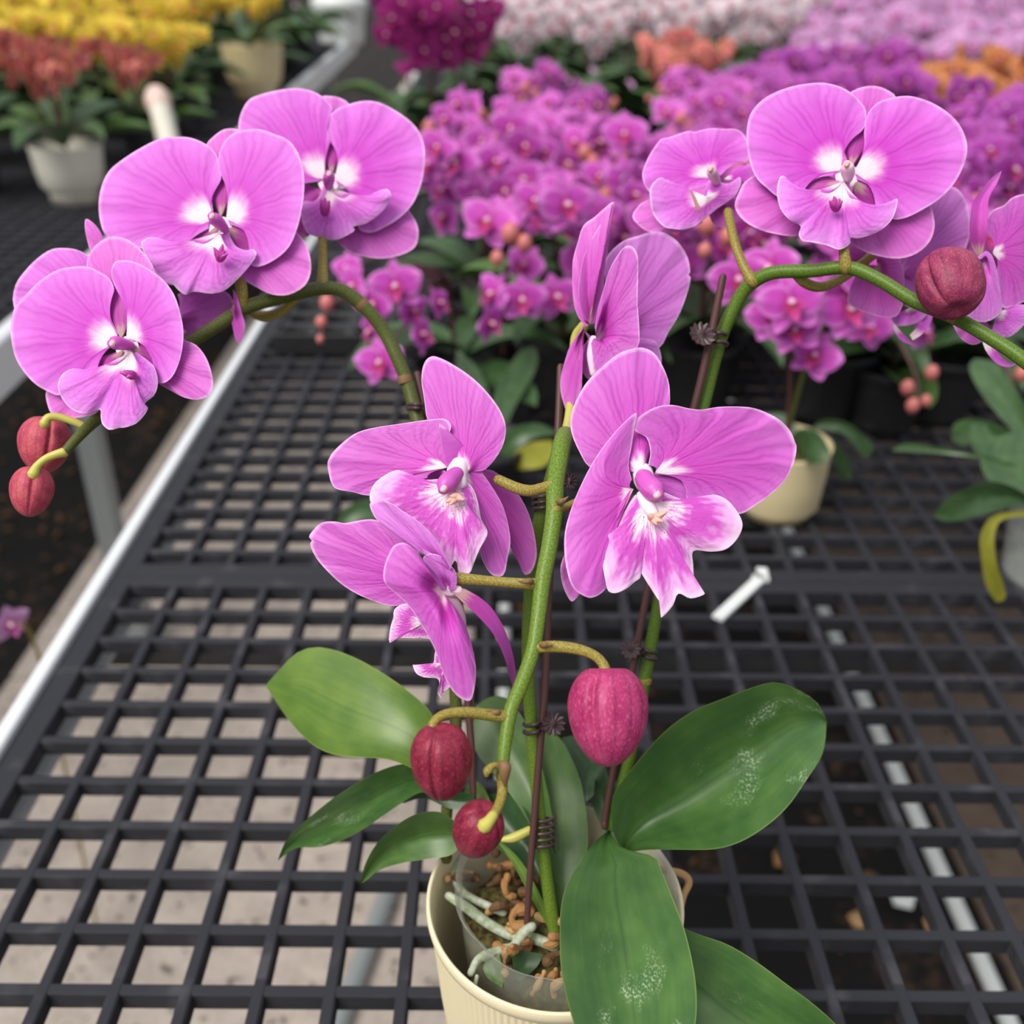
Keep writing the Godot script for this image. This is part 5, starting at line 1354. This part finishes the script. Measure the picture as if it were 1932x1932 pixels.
	spray(t, "pink", [[930, 555, 0.96, 96, -0.9, 0.3], [985, 565, 0.95, 100, 0.1, 0.1], [925, 610, 0.93, 86, 0.9, 0.0], [1050, 560, 0.97, 100, 0.4, 0.2], [990, 500, 1.0, 90, -0.5, 0.6]], b + Vector3(0.05, 0.0, -0.05))
	rod("stem", [[680, 560, 0.94, 4], [640, 566, 0.935, 4], [614, 596, 0.925, 3.5], [606, 636, 0.915, 2.5]], M.stake, t, 7)
	for q in [[617, 572, 0.93, 0.8], [606, 608, 0.92, 0.62], [604, 640, 0.915, 0.42]]:
		var e := obj("bud", stocks.ball, M.bud_far, t, true)
		e.position = at(q[0], q[1], q[2]) - b
		e.scale = Vector3(q[3], q[3] * 1.1, q[3])
	b = on_level(1660, 800, 0.0)
	t = make_plant({"kind": "pink", "seed": 46, "spikes": 0, "per": 0, "tall": 0.2, "spread": 0.0, "size": 0.045, "leaves": 5, "leaf": 0.13, "pot_r": 0.042, "pot_h": 0.07})
	t.name = numbered("potted_orchid")
	add_child(t)
	t.position = b
	tag(t, "pink small-flowered orchid with drooping buds under the two flowers behind the right stem", "orchid")
	spray(t, "pink", [[1505, 575, 0.97, 100, -0.4, 0.2], [1570, 572, 0.96, 100, 0.2, 0.1], [1640, 615, 0.95, 104, 0.1, 0.2], [1545, 520, 1.0, 92, 0.6, 0.3], [1470, 535, 1.0, 88, -0.8, 0.2], [1740, 625, 0.97, 92, 0.9, 0.2]], b)
	for q in [[1758, 703, 0.93], [1712, 731, 0.93], [1747, 756, 0.93], [1722, 765, 0.93], [1855, 703, 0.92], [1928, 705, 0.92], [1887, 741, 0.92], [1915, 765, 0.92]]:
		var e := obj("bud", stocks.ball, M.bud_far, t, true)
		e.position = at(q[0], q[1], q[2]) - b
		e.scale = Vector3(0.76, 0.84, 0.76) * (1.0 if int(q[0]) % 2 == 0 else 0.8)
	rod("stem", [[1700, 650, 0.94, 4], [1720, 690, 0.935, 4], [1732, 730, 0.933, 3.5], [1728, 765, 0.932, 3]], M.stake, t, 7)
	rod("stem", [[1890, 660, 0.93, 4], [1902, 700, 0.925, 4], [1912, 735, 0.922, 3.5], [1915, 765, 0.92, 3]], M.stake, t, 7)
	plant = keep


# blossoms of a nearby plant set one by one: [x, y, distance, width in pixels, turn right, turn up]
func spray(t: Node3D, kind: String, list: Array, foot: Vector3) -> void:
	var kinds := blooms(kind, true)
	var n := 0
	for q in list:
		var p := at(q[0], q[1], q[2])
		var size: float = q[3] * q[2] / F
		var face := (Vector3(sin(q[4]), q[5], cos(q[4]))).normalized()
		var xx := Vector3.UP.cross(face).normalized()
		var b := Basis(xx, face.cross(xx), face) * Basis(Vector3(0, 0, 1), 0.35 * sin(q[0] * 1.7))
		var mm: Array = kinds[n % 4]
		var fl := obj("flower", mm[0], M.tinted, t, true)
		fl.transform = Transform3D(b.scaled(Vector3(size, size, size)), p - origin_of(t))
		obj("lip", mm[1], M.tinted, fl, true)
		n += 1
		var back := p - face * 0.004
		var s := Shape.new()
		var joint := back.lerp(foot + Vector3(0, 0.17, 0), 0.3) - face * 0.012 + Vector3(0, 0.012, 0)
		s.tube(curve3(PackedVector3Array([back, joint, foot + Vector3(0, 0.15, 0).lerp(joint - foot, 0.15), foot + Vector3(0, 0.06, 0)]), 4), PackedFloat32Array([0.0009, 0.001, 0.001, 0.0011, 0.0012, 0.0013, 0.0014, 0.0015, 0.0016, 0.0017, 0.0018, 0.0019, 0.002]), 6)
		obj("stem", s.mesh(), M.stake, t)


func kind_at(x: float, z: float) -> String:
	if z < 2.1:
		if x < lerpf(-0.09, 0.03, (z - 1.05) / 1.0): return ""
		if z > 1.62 and absf(x - 0.205) < 0.11: return ""
		if z > 1.7 and x > 0.74: return "orange"
		return "purple" if x > 0.50 - 0.05 * (z - 1.0) else "pink"
	if z < 2.45:
		if x < -0.24: return ""
		if x < -0.02: return "dark"
		if x > 0.80: return "orange"
		return "purple" if x > 0.52 else ""
	if z < 2.8:
		if x < -0.05: return ""
		if x < 0.09: return "red" if x > 0.0 and z < 2.6 else "green"
		return "lilac" if x > 0.72 else ("coral" if x > 0.28 and x < 0.47 else "green")
	if x < -0.12: return ""
	return "lilac" if x > 0.26 * z else "white"


func fields() -> void:
	var look := {
		"pink": {"tall": 0.24, "spread": 0.095, "size": 0.05, "spikes": 3, "per": 8, "leaves": 5, "leaf": 0.12, "buds": 3},
		"purple": {"tall": 0.24, "spread": 0.08, "size": 0.052, "spikes": 3, "per": 8, "leaves": 4, "leaf": 0.12},
		"white": {"tall": 0.31, "spread": 0.09, "size": 0.06, "spikes": 3, "per": 6, "leaves": 5, "leaf": 0.14},
		"yellow": {"tall": 0.27, "spread": 0.10, "size": 0.062, "spikes": 3, "per": 6, "leaves": 5, "leaf": 0.15},
		"coral": {"tall": 0.25, "spread": 0.10, "size": 0.045, "spikes": 4, "per": 9, "leaves": 6, "leaf": 0.16},
		"orange": {"tall": 0.25, "spread": 0.09, "size": 0.05, "spikes": 3, "per": 8, "leaves": 4, "leaf": 0.12},
		"dark": {"tall": 0.36, "spread": 0.11, "size": 0.075, "spikes": 3, "per": 5, "leaves": 6, "leaf": 0.16},
		"lilac": {"tall": 0.26, "spread": 0.09, "size": 0.058, "spikes": 3, "per": 7, "leaves": 4, "leaf": 0.12},
		"red": {"tall": 0.24, "spread": 0.06, "size": 0.05, "spikes": 3, "per": 6, "leaves": 4, "leaf": 0.12},
		"green": {"tall": 0.2, "spread": 0.05, "size": 0.04, "spikes": 1, "per": 1, "leaves": 8, "leaf": 0.18},
	}
	var seed_ := 100
	for kind in look:
		seed_ += 31
		var d: Dictionary = look[kind]
		d.kind = "lilac" if kind == "green" else kind
		d.seed = seed_
		stocks[kind] = stock(d, 5 if kind == "pink" else 3)
		if kind == "pink":
			d.fine = true
			stocks.pink_fine = stock(d, 4)
	var words := {"pink": "pink small-flowered orchid", "purple": "deep purple orchid", "white": "white magenta-lipped orchid", "yellow": "yellow orchid", "coral": "coral-red orchid", "orange": "orange-tan orchid", "dark": "tall dark magenta orchid", "lilac": "pale lilac orchid", "red": "red-flowered orchid", "green": "mostly leafy orchid"}
	var rng := RandomNumberGenerator.new()
	rng.seed = 77
	var row := 0
	var z := 1.05
	while z < 4.5:
		var counts := {}
		var x := -0.24 + (0.07 if row % 2 else 0.0)
		while x < z * 0.53 + 0.06:
			var px := x + (rng.randf() - 0.5) * 0.035
			var pz := z + (rng.randf() - 0.5) * 0.04
			var kind := kind_at(px, z)
			var turn := (rng.randf() - 0.5) * 0.9
			var sc := 0.92 + 0.16 * rng.randf()
			if rng.randf() < 0.10 and z > 1.3 and z < 2.1: kind = ""
			if kind != "" and px > -z * 0.53 - 0.05:
				counts[kind] = counts.get(kind, 0) + 1
				var from: Array = stocks.pink_fine if kind == "pink" and z < 1.5 else stocks[kind]
				place(from[rng.randi() % from.size()], Vector3(px, 0, -pz), turn, sc, "%s, %s of its colour from left, %s row of the bench" % [words[kind], ORDINAL[counts[kind] - 1], ORDINAL[row]], words[kind] + "s on the bench")
			x += 0.145 if z < 2.1 else (0.15 if z < 2.8 else 0.19)
		z += 0.158 if z < 2.1 else (0.18 if z < 2.8 else 0.25)
		row += 1
	# on the bench across the aisle
	var list := [
		["coral", -0.815, 1.96, 1.0, "coral-red orchid in the white pot across the aisle", 2], ["coral", -1.02, 2.02, 1.0, "coral-red orchid at the left edge, left of the white pot", 0],
		["coral", -0.98, 2.28, 1.0, "coral-red orchid behind the one in the white pot", 0], ["coral", -1.18, 2.3, 1.0, "coral-red orchid far left, behind the first coral-red row", 0], ["coral", -0.80, 2.34, 0.95, "coral-red orchid at the right end of its row near the yellow ones", 0],
		["yellow", -0.751, 3.24, 1.25, "yellow orchid standing in the tan pot by the aisle rail", 1],
	]
	for q in list:
		var c := place(stocks[q[0]][0 if q[1] > -0.9 else 1], Vector3(q[1], 0, -q[2]), 0.3 * q[1] * 7.0, q[3], q[4], words[q[0]] + "s across the aisle")
		if q[5] > 0:
			var r := 0.064 if q[5] == 2 else 0.088 / 1.25
			var h := 0.105 if q[5] == 2 else 0.15 / 1.25
			var old := c.get_node("pot")
			c.remove_child(old); old.free()
			for ch in c.get_children(): ch.position.y += h - 0.075
			var s := Shape.new()
			s.lathe([[0.0, 0.0], [r * 0.66, 0.0], [r * 0.68, h * 0.2], [r * 0.70, h * 0.22], [r * 0.86, h * 0.34], [r * 0.94, h * 0.6], [r, h * 0.97], [r * 1.02, h * 0.98], [r * 1.02, h], [r * 0.95, h], [r * 0.92, h * 0.85], [0.0, h * 0.83]], 64)
			obj("pot", s.mesh(), M.pot_white if q[5] == 2 else M.pot_tan, c, true)
	var yrow := 0
	z = 2.62
	while z < 4.4:
		var n := 0
		var x := -0.80 - (0.08 if yrow % 2 else 0.0)
		while x > -z * 0.53 - 0.1:
			n += 1
			if not (z > 3.0 and z < 3.5 and x > -0.95):
				var kind := "yellow" if z < 3.6 or x < -1.0 else "green"
				place(stocks[kind][rng.randi() % 3], Vector3(x + (rng.randf() - 0.5) * 0.04, 0, -z), (rng.randf() - 0.5), 1.0 + 0.15 * rng.randf(), "%s across the aisle, %s from the rail in the %s back row" % [words[kind], ORDINAL[n - 1], ORDINAL[yrow]], words[kind] + "s across the aisle")
			x -= 0.17
		z += 0.22
		yrow += 1
	for key in stocks:
		if stocks[key] is Array:
			for t in stocks[key]: t.free()


func small_things() -> void:
	# white tub at the far end of the bench across the aisle
	var c := on_level(645, 84, 0.0)
	var s := Shape.new()
	s.lathe([[0.0, 0.002], [0.085, 0.002], [0.092, 0.02], [0.104, 0.13], [0.116, 0.14], [0.118, 0.165], [0.112, 0.175], [0.10, 0.185], [0.085, 0.21], [0.0, 0.212]], 48, c)
	tag(obj("plastic_tub", s.mesh(), M.white_plastic), "white round plastic tub at the far end across the aisle", "tub")
	var t := thing("plastic_tube", "white tube with a pinkish cap standing aslant beside the white pot", "tube", at(326, 300, 1.88))
	obj("tube", straight(at(326, 300, 1.88), at(300, 196, 1.92), 0.020), M.pot_white, t)
	obj("cap", straight(at(301, 202, 1.918), at(296, 184, 1.925), 0.0235), plain(rgb(226, 196, 186), 0.5), t)
	# a small lilac blossom low in the aisle at the left edge
	var f := thing("fallen_flower", "small lilac blossom low beside the path at the left edge", "flower", at(18, 1178, 0.98))
	var mm: Array = blooms("lilac", true)[1]
	var k := obj("petals", mm[0], M.tinted, f, true)
	k.transform = Transform3D(Basis(Vector3.UP, 0.9).scaled(Vector3(0.042, 0.042, 0.042)), Vector3.ZERO)
	obj("lip", mm[1], M.tinted, f, true).transform = k.transform
	var g := f.position
	var st := Shape.new()
	st.tube(curve3(PackedVector3Array([g, g + Vector3(0.012, -0.02, -0.01), g + Vector3(0.0, -0.16, -0.03), Vector3(g.x - 0.03, FLOOR, g.z - 0.05)]), 4), PackedFloat32Array([0.0012, 0.0014, 0.0016, 0.0017, 0.0018, 0.0018, 0.0018, 0.0018, 0.0018, 0.0018, 0.0018, 0.0018, 0.0018]), 6)
	obj("stem", st.mesh(), M.stalk, f)
	# litter under the grid
	var litter := [[1700, 1694, 0.030, "white_plastic", "white shard lying under the grid near the white pipe"], [1478, 1622, 0.028, "bark", "orange dry leaf scrap under the grid right of the large leaf"], [1620, 1742, 0.022, "bark_pale", "pale scrap under the grid left of the white shard"], [1755, 1745, 0.018, "bark_pale", "pale scrap under the grid right of the white shard"], [1585, 1295, 0.020, "bark_pale", "small pale scrap under the grid beside the white pipe"]]
	for q in litter:
		var p := on_level(q[0], q[1], FLOOR + 0.004)
		var m := Shape.new()
		var r: float = q[2]
		var rng := RandomNumberGenerator.new()
		rng.seed = int(q[0])
		m.lathe([[0.0, 0.0], [r * 0.6, 0.001], [r * 0.62, 0.006], [r * 0.3, 0.010], [0.0, 0.008]], 5, p)
		for i in m.v.size(): m.v[i] += Vector3(rng.randf() - 0.5, 0, rng.randf() - 0.5) * r * 0.25
		tag(obj("scrap", m.mesh(false), M[q[3]]), q[4], "scrap")
	# bark mulch strewn over the aisle
	var flake := Shape.new()
	flake.tube(PackedVector3Array([Vector3(-0.5, 0, 0), Vector3(-0.1, 0.12, 0.05), Vector3(0.5, 0.02, -0.05)]), PackedFloat32Array([0.16, 0.24, 0.12]), 6)
	var mu := MultiMesh.new()
	mu.transform_format = MultiMesh.TRANSFORM_3D
	mu.mesh = flake.mesh(false)
	mu.instance_count = 420
	var rg := RandomNumberGenerator.new()
	rg.seed = 4
	for i in 420:
		var zz := -0.9 - rg.randf() * 2.6
		var pos := Vector3(-0.86 - pow(rg.randf(), 1.6) * 1.0, FLOOR - 0.006, zz)
		if i % 12 == 0: pos = Vector3(0.02 + rg.randf() * 0.55, FLOOR - 0.006, -0.5 - rg.randf() * 1.4)
		var size := 0.008 + rg.randf() * 0.018
		mu.set_instance_transform(i, Transform3D(Basis(Vector3.UP, rg.randf() * TAU).rotated(Vector3.RIGHT, (rg.randf() - 0.5) * 0.6).scaled(Vector3(size, size, size)), pos))
	var mi := MultiMeshInstance3D.new()
	mi.name = "bark_mulch"
	mi.multimesh = mu
	mi.material_override = M.bark_dark
	mi.set_meta("kind", "stuff")
	tag(mi, "loose brown bark mulch strewn over the dark aisle floor", "mulch")
	add_child(mi)
